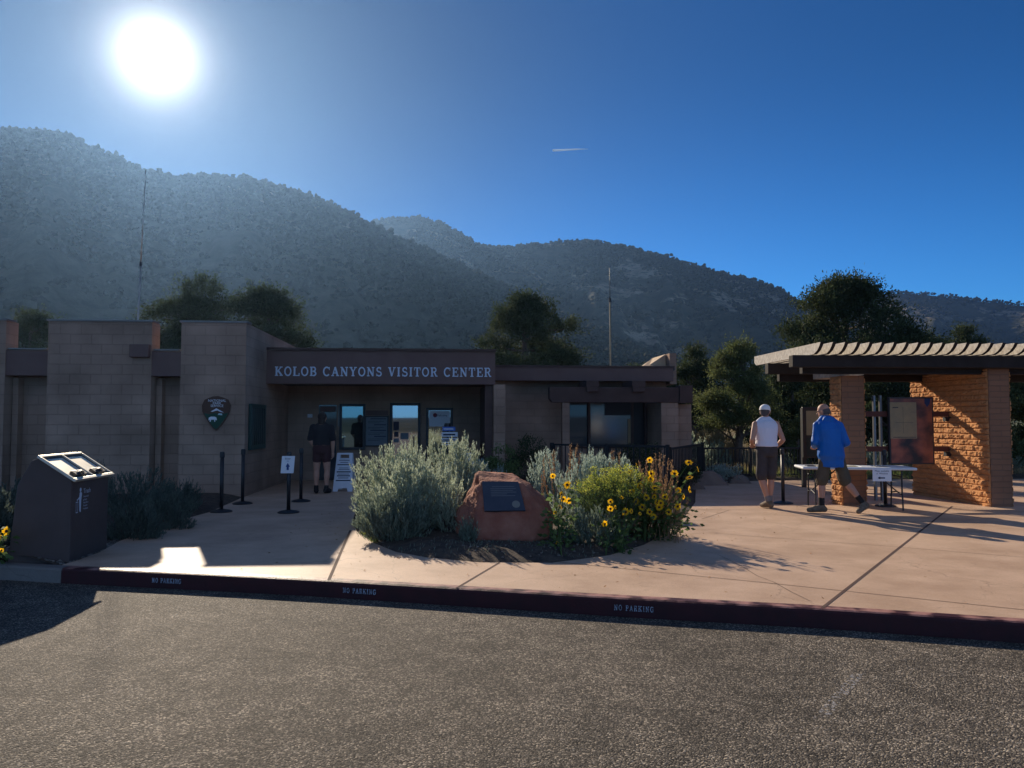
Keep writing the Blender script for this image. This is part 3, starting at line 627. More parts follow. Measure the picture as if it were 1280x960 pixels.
def lettering(mb, text, o, ex, ey, h, depth, stretch=1.0, gap=0.14, total=None):
    """writes text from origin o along ex, up along ey, raised by depth towards the reader"""
    ex = Vector(ex).normalized(); ey = Vector(ey).normalized(); nz = ex.cross(ey); o = Vector(o); pos = 0; items = []
    for ch in text:
        S, w = glyph(ch); items.append((S, pos)); pos += w + gap
    kx = (total / (pos - gap)) if total else h * stretch
    cnt = 0
    for S, p0 in items:
        for pl, wd in S:
            cnt += 1; dz = depth + 0.0006 * (cnt % 7); L_ = []; R_ = []
            P = [Vector((x, y)) for x, y in pl]; closed = (P[0] - P[-1]).length < 1e-4
            for k in range(len(P)):
                a = P[k - 1] if k else (P[-2] if closed else P[k]); b = P[k + 1] if k < len(P) - 1 else (P[1] if closed else P[k])
                t = (b - a).normalized(); n = Vector((-t.y, t.x)) * wd / 2
                for arr, q in ((L_, P[k] + n), (R_, P[k] - n)): arr.append(o + ex * ((q.x + p0) * kx) + ey * (q.y * h))
            for k in range(len(P) - 1):
                q = [R_[k], R_[k + 1], L_[k + 1], L_[k]]
                mb.hexa([v for v in q] + [v + nz * dz for v in q])
def textmesh(name, txt, o, ex, ey, size, mat_, parent, depth=0.002, align='CENTER', squeeze=1.0):
    cu = bpy.data.curves.new(name, 'FONT'); cu.body = txt; cu.size = size; cu.align_x = align; cu.extrude = 0.0; cu.resolution_u = 2
    ob = bpy.data.objects.new(name, cu); C.objects.link(ob); bpy.context.view_layer.update()
    me = bpy.data.meshes.new_from_object(ob.evaluated_get(bpy.context.evaluated_depsgraph_get())); bpy.data.objects.remove(ob); bpy.data.curves.remove(cu)
    ex = Vector(ex).normalized(); ey = Vector(ey).normalized(); ez = ex.cross(ey)
    me.transform(Matrix.Translation(Vector(o) + ez * depth) @ Matrix((ex, ey, ez)).transposed().to_4x4() @ Matrix.Diagonal((squeeze, 1, 1, 1)))
    return link(name, me, mat_, parent)
def bars(mb, o, ex, ey, spec, depth=0.002):
    ex = Vector(ex).normalized(); ey = Vector(ey).normalized(); ez = ex.cross(ey); o = Vector(o)
    for x0, x1, y0, y1 in spec:
        mb.face([o + ex * a + ey * b + ez * depth for a, b in ((x0, y0), (x1, y0), (x1, y1), (x0, y1))])
bX = Vector((math.cos(BROT), math.sin(BROT), 0)); bY = Vector((-math.sin(BROT), math.cos(BROT), 0)); UP = Vector((0, 0, 1))

# stencilled words on the kerb face
kw = MB()
for (u0, u1, v) in ((195, 231, 731.5), (431, 472, 745.5), (766, 815, 768)):
    x0 = (u0 - 640) / 960 * 7.1; 
    def onk(u):
        lo, hi = -6.0, 6.0
        for _ in range(40):
            m_ = (lo + hi) / 2; uu = 640 + 960 * m_ / (float(kerbY(m_)) * 1.0)
            if uu < u: lo = m_
            else: hi = m_
        return m_
    xa, xb = onk(u0), onk(u1); A_ = Vector((xa, float(kerbY(xa)) - 0.003, 0)); B_ = Vector((xb, float(kerbY(xb)) - 0.003, 0)); ex = (B_ - A_)
    A_ += Vector((0, 0.012 * 0.5, 0.052)); lettering(kw, 'NO PARKING', A_, ex, UP, 0.046, 0.004, total=ex.length, gap=.24)
M['stencil'] = mat('pale_stencil_paint', (0.50, 0.56, 0.66), 0.8, (0.16, 0.17, 0.19), 70)
sk = kw.build('stencil_lettering', M['stencil']); props(sk, kind='structure')

# ---------------------------------------------------------------- visitor centre
BLOC = tow(BROT, -4, 18, WALK)
VC = thing('visitor_center', 'long low brown block visitor centre with pale slab lettering along its dark fascia', 'building', BLOC, BROT)
Q0 = 15.9
def bw(): return MB(BROT)
zt = zq(150, 402, Q0)                                  # tower parapet
zn = zq(205, 438, Q0)
# tower block: walls with niches
mb = bw()
S = lambda u, q=Q0: sq(u, q)
blocks = [(S(-420), S(-60)), (S(-40), S(5)), (S(58), S(188)), (S(225), TS)]
for k, (a, b) in enumerate(blocks):
    mb.box(a, b, Q0, 21.5 if k == 3 else Q0 + .44, -0.1, zt)
mb.build('tower_wall', M['block'], VC)
mb = bw(); mb.box(S(-420), S(225) - .01, Q0 + .91, 27, -0.1, zn - .12); mb.build('block_wing', M['block'], VC)
for a, b in ((S(-60), S(-40)), (S(5), S(58)), (S(188), S(225))):
    mb = bw(); mb.box(a + 0.002, b - 0.002, Q0 + 0.45, Q0 + .9, -0.1, zn)          # recessed wall
    mb.build('recessed_wall', M['block'], VC)
for a, b in ((S(5), S(58)), (S(188), S(225))):
    mb = bw(); mb.box(a - 0.12 if a > -9 else a + .003, b - 0.003, Q0 - 0.14 if False else Q0 + 0.02, Q0 + 0.448, zq(205, 470, Q0), zn - 0.02); mb.build('lintel_beam', M['fascia'], VC)
    for x0, x1 in ((a + .02, a + .13), (b - .10, b - .02)):
        mb = bw(); mb.box(x0, x1, Q0 + .25, Q0 + .447, 0, zq(205, 472, Q0)); mb.build('niche_jamb', M['block'], VC)
mb = bw()                                                              # metal copings
for a, b in blocks: mb.box(a - 0.03, b + 0.03, Q0 - 0.03, Q0 + 0.32, zt + 0.002, zt + 0.035)
for a, b in ((S(5), S(58)), (S(188), S(225))): mb.box(a + .031, b - .031, Q0 - .01 + .03, Q0 + .4, zn + .002, zn + .03)
mb.build('parapet_coping', M['cap'], VC)
mb = bw()                                                              # small beam end left of the gap
mb.box(S(163), S(187), Q0 - 0.12, Q0 - 0.002, zq(175, 447, Q0), zq(175, 431, Q0)); mb.build('beam_end', M['fascia'], VC, bevel=.01)
# centre: porch with fascia
QF = 17.7; zf1 = zq(480, 435.5, QF); zf0 = zq(480, 480, QF); sF0 = TS; sF1 = sq(619, QF)
mb = bw(); mb.box(TS + .003, sF1, QF, QF + 0.30, zf0, zf1 - .06); mb.build('fascia', M['fascia'], VC)
mb = bw(); mb.box(TS + .003, sF1 + .02, QF - 0.04, QF + 0.34, zf1 - .058, zf1); mb.build('fascia_cap', M['beam'], VC)
QW = 20.15                                                               # back wall of the porch
sP1 = sq(612, QF)
sR1_ = sq(842, 19.75) - .1
mb = bw(); mb.box(TS + .003, sF1 - .02, QF + .302, 27, zf1 - .40, zf1 - .12); mb.box(TS+.01, sR1_, 26.4, 26.7, 0, zf1 - .5); mb.build('roof', M['fascia'], VC)
mb = bw(); mb.box(TS + .003, sq(640, 20.4) - .003, QW, QW + .3, 0, zf1 - .402); mb.build('porch_wall', M['block'], VC)
mb = bw(); mb.box(TS + .004, sF1 - .02, QF + .304, QW - .002, zf0 + .05, zf0 + .12); mb.build('porch_ceiling', M['beam'], VC)
mb = bw(); mb.box(sq(600, QF) + .12, sq(600, QF) + .30, QF + .1, QW - .003, 0, zf0 - .001); mb.build('porch_side_wall', M['beam'], VC)
mb = bw(); mb.box(sq(617, QF), sq(632, QF), QF + .02, QF + .26, 0, zf0 - .002); mb.build('porch_post', M['block'], VC, bevel=.01)
# sign lettering
mb = bw(); h = zq(480, 459.5, QF) - zq(480, 471, QF); a = sq(343, QF); b = sq(614, QF)
full = 'KOLOB CANYONS VISITOR CENTER'; k1 = (b - a) / (advance(full, .13) - .13)
for word in full.split():
    mb = bw(); x0 = a + advance(full[:full.index(word)], .13) * k1
    lettering(mb, word, (x0, QF - 0.003, zq(480, 470.5, QF)), (1, 0, 0), (0, 0, 1), h, 0.02, total=(advance(word, .13) - .13) * k1, gap=.13); mb.build('sign_lettering', M['letter'], VC)
# windows, door, notice board on the porch wall
def framed(name, u0, v0, u1, v1, q, gm, fw=.045, bits=None, fm=None):
    a, b = sq(u0, q), sq(u1, q); z1, z0 = zq((u0 + u1) / 2, v0, q), zq((u0 + u1) / 2, v1, q)
    g = bw(); g.box(a + fw * .5, b - fw * .5, q - .03, q - .012, z0 + fw * .5, z1 - fw * .5); o = g.build(name, gm, VC)
    f = bw(); f.box(a - fw, a + fw * .4, q - .06, q - .004, z0 - fw, z1 + fw); f.box(b - fw * .4, b + fw, q - .06, q - .004, z0 - fw, z1 + fw)
    f.box(a + fw * .41, b - fw * .41, q - .058, q - .004, z1 - fw * .4, z1 + fw); f.box(a + fw * .41, b - fw * .41, q - .058, q - .004, z0 - fw, z0 + fw * .4)
    fo = f.build('frame', fm or M['darkmetal'], o); return o, (a, b, z0, z1)
w1, _ = framed('window', 427, 507, 455, 560, QW, M['glassteal'])
mb = bw(); mb.box(sq(423, QW), sq(424.5, QW), QW - .05, QW - .003, zq(424, 533, QW), zq(424, 507, QW)); mb.build('window_jamb', M['cap'], VC)
door, (da, db, dz0, dz1) = framed('door', 490, 506, 523.5, 606, QW, M['glassdoor'])
mb = bw()
for (u0, v0, u1, v1) in ((492, 527, 499, 538), (493, 539.5, 498.5, 546)):
    mb.box(sq(u0, QW), sq(u1, QW), QW - .0335, QW - .031, zq(500, v1, QW), zq(500, v0, QW))
mb.build('door_sticker', M['ink'], door)
mb = bw()
for (u0, v0, u1, v1) in ((501, 541, 511, 549), (492.5, 548, 499, 553)):
    mb.box(sq(u0, QW), sq(u1, QW), QW - .0335, QW - .031, zq(500, v1, QW), zq(500, v0, QW))
mb.build('door_notice', M['grayboard'], door)
mb = bw(); mb.tube([(db - .12, QW - .05, dz0 + .95), (db - .12, QW - .09, dz0 + .95), (db - .12, QW - .09, dz0 + 1.25), (db - .12, QW - .05, dz0 + 1.25)], .014); mb.build('door_handle', M['cap'], door)
nb, (na_, nb_, nz0, nz1) = framed('notice_board', 457.5, 521, 485, 557, QW, M['grayboard'], fw=.02)
mb = bw()
for k, v in enumerate((524, 531.5, 538.5, 546)):
    bars(mb, (na_, QW - .031, zq(470, v, QW)), (1, 0, 0), (0, 0, 1), [(.12 + .1 * (k % 2), nb_ - na_ - .04, 0, .022), (.06, nb_ - na_ - .1, -.06, -.05), (.06, nb_ - na_ - .2, -.10, -.09)])
mb.build('board_print', M['ink'], nb)
mb = bw(); mb.box(na_, nb_, QW - .02, QW - .003, zq(470, 519.5, QW), zq(470, 513, QW)); mb.build('notice_header', M['fascia'], VC)
w3, (pa, pb, pz0, pz1) = framed('window', 535, 512, 564, 575, QW, M['glassdoor'])
mb = bw(); mb.box(pa + .03, pb - .03, QW - .034, QW - .031, zq(550, 533, QW), pz1 - .03); pst = mb.build('poster', M['paper'], w3)
M['sealred'] = mat('seal_red', (0.25, 0.04, 0.06), .7)
mb = bw(); cx, cz = sq(544, QW), zq(544, 519, QW); mb.loft([[(cx + r_ * math.cos(t * .3927), y, cz + r_ * math.sin(t * .3927)) for t in range(16)] for r_, y in ((.055, QW - .0345), (.055, QW - .036))]); mb.build('seal', M['sealred'], w3)
textmesh('poster_print', 'Welcome', tow(BROT, sq(552, QW), QW - .036, zq(552, 520.5, QW)), bX, UP, .075, M['ink'], w3)
mb = bw(); mb.box(TS + .5, TS + .62, QW - .05, QW - .003, zq(362, 522, QW), zq(362, 517.5, QW)); mb.build('wall_light', M['white'], VC, bevel=.01)
# dark recessed opening left of the window with a pale header strip
mb = bw(); mb.box(sq(399, QW), sq(421, QW), QW - .02, QW - .003, .02, zq(410, 506, QW)); dd_ = mb.build('side_door', M['glassdark'], VC)
mb = bw(); mb.box(sq(400, QW), sq(420, QW), QW - .04, QW - .022, zq(410, 515, QW), zq(410, 508, QW)); mb.build('door_header', M['fascia'], dd_)
# green case on the tower's side wall, inside the porch
mb = bw(); mb.box(TS + .004, TS + .07, Q0 + .25, Q0 + 1.55, zq(320, 562, 16.5), zq(320, 505, 16.5)); cas = mb.build('display_case', mat('dark_green_metal', (.03, .06, .05), .4), VC, bevel=.01)
mb = bw()
for k in range(7): mb.box(TS + .071, TS + .085, Q0 + .32 + k * .17, Q0 + .42 + k * .17, zq(320, 556, 16.5), zq(320, 510, 16.5))
mb.build('case_glazing', M['glassmid'], cas)
# right wing
QR = 20.4; QRf = 19.75; zr1 = zq(740, 457, QRf); zr0 = zq(740, 476, QRf); sR1 = sq(842, QRf); sR1w = sq(868, 19.0)
mb = bw(); mb.box(sF1 + .025, sR1, QRf, QRf + .3, zr0, zr1 - .05); mb.build('wing_fascia', M['fascia'], VC)
mb = bw(); mb.box(sF1 + .025, sR1 + .03, QRf - .03, QRf + .33, zr1 - .048, zr1); mb.build('wing_fascia_cap', M['beam'], VC)
mb = bw()
bx0, bx1, bz0, bz1 = sq(712, QR), sq(829, QR), zq(770, 556.5, QR), zq(770, 500, QR)
mb.box(sq(640, QR), bx0, QR, QR + .3, 0, zr1 - .3); mb.box(bx1, sR1 + .0, QR, QR + .3, 0, zr1 - .3)
mb.box(bx0 + .001, bx1 - .001, QR, QR + .3, 0, bz0); mb.box(bx0 + .001, bx1 - .001, QR, QR + .3, bz1, zr1 - .3)
mb.build('wing_wall', M['block'], VC)
mb = bw(); mb.box(sF1 + .01, sR1 - .05, QRf + .302, 26.5, zr1 - .299, zr1 - .1); mb.build('wing_roof', M['fascia'], VC)
mb = bw(); mb.box(sR1 - .32, sR1 - .02, QR + .302, 26.4, 0, zr1 - .302); mb.build('end_wall', M['block'], VC)
# window band
mb = bw(); mb.box(bx0 - .03, bx1 + .03, QR + .16, QR + .19, bz0 + .001, bz1); wnd = mb.build('wing_window', M['glassdark'], VC)
mb = bw(); mb.box(sq(738, QR), sq(790, QR), QR + .10, QR + .13, bz0 + .03, bz1 - .05); mb.build('window_pane', M['glassmid'], wnd)
for u in (737, 791, 808): mb = bw(); mb.box(sq(u, QR) - .035, sq(u, QR) + .035, QR + .06, QR + .135, bz0 + .002, bz1 - .002); mb.build('mullion', M['beam'], wnd)
mb = bw(); mb.box(sq(785.5, QR), sq(788.5, QR), QR + .055, QR + .095, bz0 + .05, zq(787, 524, QR)); mb.build('window_blind_edge', mat('tan_curtain', (.38, .27, .15), .9), wnd)
mb = bw(); mb.box(sq(757, QR), sq(789, QR), QR + .05, QR + .09, zq(787, 519, QR), bz1 - .01); mb.build('roller_blind', mat('grey_blind', (.05, .045, .045), .9), wnd)
mb = bw(); mb.box(bx0 - .05, bx1 + .05, QR - .10, QR - .002, bz0 - .07, bz0 - .003); mb.build('window_sill', M['beam'], wnd, bevel=.008)
# trellis beam in front of the wing, posts, brackets
QT = 19.0; t1, t0 = zq(770, 484, QT), zq(770, 503, QT)
mb = bw(); a = sq(687, QT); b = sq(849, QT); mb.extr([(a, QT, t0 + .09), (a + .07, QT, t0), (b, QT, t0), (b, QT, t1), (a, QT, t1)], (0, .28, 0)); mb.build('trellis_beam', M['beam'], VC, bevel=.01)
mb = bw(); mb.box(sq(849, QT) + .003, sq(865, QT), QT - .06, QT + .34, zq(857, 504, QT), zq(857, 482, QT)); mb.build('beam_end', M['beam'], VC, bevel=.01)
for u0, u1 in ((732, 748), (789, 806)):
    mb = bw(); mb.box(sq(u0, QT), sq(u1, QT), QT - .1, QRf + .25, t1 + .002, t1 + .16); mb.box(sq(u0, QT) + .02, sq(u1, QT) - .02, QT - .1, QT - .004, t1 - .12, t1 + .001); mb.build('trellis_bracket', M['beam'], VC, bevel=.01)
mb = bw(); mb.box(sq(703, QT), sq(712, QT), QT + .03, QT + .24, 0, t0 - .002); mb.build('trellis_post', M['block'], VC, bevel=.01)
mb = bw(); mb.box(sq(827, QT), sq(848, QT), QT + .03, QR - .003, 0, t0 - .002); mb.build('trellis_pier', M['block'], VC)
mb = bw(); mb.box(sq(849, QT), sR1w, QT + .25, QT + 1.0, 0, zq(857, 505, QT)); mb.build('end_pier', M['block'], VC)
# raised end: dark pier and the sunlit sloping cap behind the fascia
mb = bw(); qe = 20.1; mb.box(sq(837.5, qe), sq(846, qe), qe + .002, qe + 1.5, zq(840, 480, qe), zq(840, 441.5, qe)); mb.build('chimney', M['block'], VC)
mb = bw(); a, b = sq(806, qe), sq(837, qe); za, zb = zq(806, 457, qe), zq(836, 441.5, qe)
mb.face([(a, qe + .15, za), (b, qe + .15, za), (b, qe + 1.6, zb), (b - .02, qe + 1.6, zb)])
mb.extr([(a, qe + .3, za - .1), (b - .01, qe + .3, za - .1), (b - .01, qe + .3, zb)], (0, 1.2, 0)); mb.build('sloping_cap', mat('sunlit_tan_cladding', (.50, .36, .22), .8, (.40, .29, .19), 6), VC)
lp = bw(); lx, lz = sq(839, qe), zq(839, 465, qe)
for dz in (.09, -.09):
    lp.tube([(lx + .02 - (dz < 0) * .04, qe - .03, lz + dz), (lx - (dz < 0) * .04, qe - .16, lz + dz - .02)], [.05, .075], 12)
lo_ = lp.build('floodlight', M['cap'], VC)
for dz in (.09, -.09): lp = bw(); lp.tube([(lx - (dz < 0) * .04, qe - .162, lz + dz - .02), (lx - (dz < 0) * .04, qe - .17, lz + dz - .02)], [.055, .055], 12); lp.build('lamp_lens', M['darkmetal'], lo_)

# arrowhead emblem on the tower wall
zc = zq(271, 516.5, Q0); sc_ = sq(271, Q0); hh = (zq(271, 495, Q0) - zq(271, 538, Q0)) / 2; ww = hh * .80
EM = thing('arrowhead_emblem', 'brown arrowhead shaped national park service emblem mounted on the left block wall', 'emblem', tow(BROT, sc_, Q0 - .02, zc - hh), BROT)
ap = [(-.28, .97), (.1, 1.0), (.42, .93), (.82, .8), (1, .45), (.93, .1), (.78, -.2), (.5, -.55), (.2, -.9), (.0, -1), (-.22, -.85), (-.5, -.55), (-.78, -.2), (-.97, .1), (-1, .45), (-.82, .78)]
mb = bw(); mb.extr([(sc_ + x * ww, Q0 - .035, zc + z * hh) for x, z in ap], (0, .032, 0)); mb.build('arrowhead_plate', mat('emblem_brown', (.10, .05, .03), .6), EM)
mb = bw(); gp = [(-.86, .02), (-.5, -.06), (-.1, .02), (.3, -.06), (.86, .02), (.72, -.2), (.45, -.52), (.15, -.85), (0, -.93), (-.2, -.8), (-.45, -.5), (-.72, -.18)]
mb.extr([(sc_ + x * ww, Q0 - .038, zc + z * hh) for x, z in gp], (0, .0025, 0)); mb.build('green_field', mat('emblem_green', (.02, .07, .04), .6), EM)
mb = bw(); pp = [(-.38, .10), (-.15, .20), (.02, .29), (.12, .24), (.3, .16), (.55, .04), (.3, .08), (.1, .16), (-.1, .12), (-.25, .08)]
mb.extr([(sc_ + x * ww, Q0 - .042, zc + z * hh) for x, z in pp], (0, .0035, 0)); mb.build('white_peak', M['paper'], EM)
mb = bw(); pp = [(-.52, -.42), (-.5, -.26), (-.36, -.2), (-.1, -.2), (.02, -.24), (.08, -.36), (.02, -.42), (-.04, -.36), (-.05, -.5), (-.1, -.5), (-.12, -.38), (-.34, -.38), (-.36, -.5), (-.42, -.5), (-.44, -.38)]
mb.extr([(sc_ + x * ww, Q0 - .042, zc + z * hh) for x, z in pp], (0, .0035, 0)); mb.build('white_bison', M['paper'], EM)
mb = bw(); mb.extr([(sc_ + x * ww, Q0 - .042, zc + z * hh) for x, z in ((.12, -.1), (.45, -.12), (.42, -.02), (.2, .0))], (0, .0035, 0)); mb.build('pale_lake', mat('emblem_lake', (.45, .6, .6), .6), EM)
for k, (t_, sz) in enumerate((('NATIONAL', .070), ('PARK', .070), ('SERVICE', .070))):
    textmesh('emblem_lettering', t_, tow(BROT, sc_ + .06 * ww, Q0 - .036, zc + hh * (.66 - .15 * k)), bX, UP, sz, M['paper'], EM, depth=.002)

# ---------------------------------------------------------------- masts
def mast(name, u0, v0, u1, v1, Y, r0, r1, label, m1, m2, vm):
    a = at(u0, v0, Y); b = at(u1, v1, Y); g0 = max(gz(a.x, Y), 0.1)
    dirn = (b - a); foot = a - dirn * ((a.z - g0 + .1) / dirn.z)
    t = thing(name, label, 'mast', foot); mid = at(u0 + (u1 - u0) * (v0 - vm) / (v0 - v1), vm, Y)
    mb = MB(); mb.tube([foot, mid], [r0, r0], 8); mb.build('lower_pole', m1, t, smooth=True)
    mb = MB(); mb.tube([mid, b], [r1, r1 * .5], 6); mb.build('antenna_rod', m2, t, smooth=True)
    mb = MB(); mb.tube([mid - Vector((0, 0, .08)), mid + Vector((0, 0, .06))], [r0 * 1.7, r0 * 1.7], 8); mb.build('clamp', M['darkmetal'], t)
M['galv'] = mat('galvanised_metal', (.45, .44, .40), .45, metal=.5)
mast('antenna_mast', 172.5, 398, 182, 212, 26, .030, .022, 'tall thin leaning aerial mast behind the left block wall', M['galv'], M['galv'], 330)
mast('antenna_mast', 763.5, 455, 762, 335, 26, .028, .014, 'thin upright aerial mast with thicker lower half behind the right wing', mat('weathered_tan_mast', (.26, .21, .13), .8), M['darkmetal'], 375)

# ---------------------------------------------------------------- bin
BNc = gnd(92, 700); BR = R(5)
BN = thing('trash_bin', 'dark brown steel animal-proof bin with sloping sunlit lids beside the walkway', 'bin', tow(BR, *onplane(60, 650, 8.75, BR)[:1], 8.75, WALK), BR)
def kp_(x, y): # world xy -> frame
    v = fr(-BR) @ Vector((x, y, 0)); return v.x, v.y
fx, fy0 = kp_(-4.77, 8.36); D_ = .92
prof = [(fx, .12), (fx, 1.03), (fx - .35, 1.265), (fx - .42, 1.24), (fx - .56, .98), (fx - .64, .12)]
mb = MB(BR); mb.extr([(x, fy0, z) for x, z in prof], (0, D_, 0)); mb.build('bin_body', M['binbrown'], BN, bevel=.012)
mb = MB(BR); mb.extr([(fx - .02, fy0 + .02, .10), (fx - .02, fy0 + .02, .119), (fx - .6, fy0 + .02, .119), (fx - .6, fy0 + .02, .10)], (0, D_ - .04, 0)); mb.build('base_plate', M['darkmetal'], BN)
n_ = Vector((.235, 0, .35)).normalized(); al = Vector((-.35, 0, .235)).normalized(); o_ = Vector((fx, fy0, 1.03)); Ls = .4216
def onlid(mb, a0, a1, y0, y1, h0, h1):
    P = lambda a, y, h: o_ + al * a + Vector((0, y, 0)) + n_ * h
    mb.hexa([P(a0, y0, h0), P(a0, y1, h0), P(a1, y1, h0), P(a1, y0, h0), P(a0, y0, h1), P(a0, y1, h1), P(a1, y1, h1), P(a1, y0, h1)])
fo = MB(BR)
for a0, a1, y0, y1 in ((-.05, -.01, -.03, D_ + .03), (Ls - .02, Ls + .01, -.03, D_ + .03), (-.009, Ls - .021, -.03, -.005), (-.009, Ls - .021, D_ + .005, D_ + .03), (-.009, Ls - .021, D_ / 2 - .012, D_ / 2 + .012)):
    onlid(fo, a0, a1, y0, y1, .004, .034)
fo.build('lid_frame', M['binlid'], BN, bevel=.003)
for k in range(2):
    y0 = .02 + k * D_ / 2; l_ = MB(BR); onlid(l_, .012, Ls - .045, y0, y0 + D_ / 2 - .045, .003, .012); lid = l_.build('lid', M['binlid'], BN)
    e_ = MB(BR); onlid(e_, Ls - .044, Ls - .022, y0 - .01, y0 + D_ / 2 - .035, .003, .016); onlid(e_, .012, Ls - .045, y0 + D_ / 2 - .043, y0 + D_ / 2 - .033, .003, .016); e_.build('lid_gap', M['darkmetal'], lid)
    h_ = MB(BR); yc = y0 + D_ / 4 - .02
    h_.tube([o_ + al * .05 + Vector((0, yc - .11 + .22 * t / 8, 0)) + n_ * (.02 + .035 * math.sin(math.pi * t / 8)) for t in range(9)], .017, 8)
    onlid(h_, .02, .10, yc - .13, yc + .13, .0125, .045); h_.build('latch_handle', M['darkmetal'], lid, bevel=.004)
# white figure and words on the front of the bin
dm = MB(BR); xo = fx + .0015; yb = fy0 + .16; zb = .66
def dq(y, z, w_, h__): dm.face([(xo, yb + y, zb + z), (xo, yb + y + w_, zb + z), (xo, yb + y + w_, zb + z + h__), (xo, yb + y, zb + z + h__)])
dm.face([(xo, yb + .05 + .022 * math.cos(t * .7854), zb + .245 + .025 * math.sin(t * .7854)) for t in range(8)])
dm.face([(xo, yb + a, zb + b) for a, b in ((.025, .08), (.03, .02), (.045, 0), (.065, .0), (.07, .12), (.085, .205), (.06, .222), (.03, .215), (.02, .16))])
dm.face([(xo, yb + a, zb + b) for a, b in ((.024, .17), (-.02, .145), (-.02, .13), (.024, .15))])
dq(-.05, .0, .006, .11); dq(-.01, .0, .006, .11); dq(-.05, -.002, .046, .008); dq(-.055, .112, .055, .008); dq(-.03, .13, .014, .016); dm.build('litter_pictogram', M['letter'], BN)
bxn, byn = Vector((-math.sin(BR), math.cos(BR), 0)), UP
textmesh('bin_lettering', 'Trash', fr(BR) @ Vector((xo, yb + .115, zb + .20)), bxn, UP, .075, M['letter'], BN, align='LEFT')
for k, t_ in enumerate(('Household', 'garbage', 'Hazardous', 'Materials', 'Prohibited')):
    textmesh('bin_lettering', t_, fr(BR) @ Vector((xo, yb + .115, zb + .155 - .034 * k)), bxn, UP, .028, M['letter'], BN, align='LEFT')

# ---------------------------------------------------------------- queue posts
def stanchion(loc, label, h=1.0):
    t = thing('queue_post', label, 'queue post', loc, 0, 'black belt posts for queuing visitors')
    L_ = Vector(loc)
    mb = MB(); mb.lathe(L_, [(.005, 0), (.175, .002), (.175, .018), (.13, .035), (.05, .05), (.035, .055)], 24); mb.build('base', M['darkmetal'], t, smooth=False)
    mb = MB(); mb.lathe(L_, [(.031, .05), (.031, h - .10)], 16); mb.build('post', M['darkmetal'], t, smooth=True)
    mb = MB(); mb.lathe(L_, [(.036, h - .098), (.040, h - .09), (.040, h - .02), (.034, h), (.01, h + .004)], 16); mb.build('belt_head', M['darkmetal'], t)
    return t
g1 = gnd(267 + 4, 640)
ST = stanchion(gnd(276.5, 640.0), 'black queue post nearest the bin, leftmost on the walkway')
dup(ST, gnd(303, 630), 0, 'black queue post standing just right of the leftmost one by the wall')
ST3 = dup(ST, gnd(360.5, 641), 0, 'black queue post with a white arrow notice clipped to its top')
dup(ST, gnd(376, 627), 0, 'black queue post behind the arrow notice, closest to the shaded visitor')
dup(ST, gnd(979, 629.5), 0, 'black queue post between the visitor in white and the table')
dup(ST, gnd(1107, 633), 0, 'black queue post behind the folding table under its paper notice')
# notice on the third post
P3 = gnd(360.5, 641); SG = thing('arrow_notice', 'white sheet with a dark upward arrow clipped on a queue post', 'notice', P3 + Vector((0, -.045, .80)), R(3))
zA, zB = at(360, 570, P3.y - .05).z, at(360, 591.5, P3.y - .05).z; xA, xB = at(352, 580, P3.y - .05).x, at(368, 580, P3.y - .05).x
mb = MB(); y = P3.y - .05; tl = .012
mb.hexa([(xA - tl, y - .012, zB), (xB - tl, y - .012, zB), (xB - tl, y, zB), (xA - tl, y, zB), (xA + tl * .6, y - .003, zA), (xB + tl * .6, y - .003, zA), (xB + tl * .6, y + .009, zA), (xA + tl * .6, y + .009, zA)]); mb.build('sheet', M['paper'], SG)
cx = (xA + xB) / 2; mb = MB(); zc_ = (zA + zB) / 2; yy = y - .0135
mb.face([(cx + a, yy, zc_ + b) for a, b in ((-.018, -.09), (.018, -.09), (.018, -.035), (.036, -.035), (0, .03), (-.036, -.035), (-.018, -.035))]); mb.face([(cx - .02, yy, zc_ + .055), (cx + .02, yy, zc_ + .055), (cx + .02, yy, zc_ + .062), (cx - .02, yy, zc_ + .062)]); mb.build('arrow', M['inkblue'], SG)
textmesh('notice_lettering', 'Enter', (cx, yy, zc_ + .085), (1, 0, 0), UP, .042, M['ink'], SG, depth=0)
mb = MB(); mb.box(cx - .03, cx + .03, y + .0095, P3.y - .033, zA - .05, zA + .01); mb.build('clip', M['darkmetal'], SG)

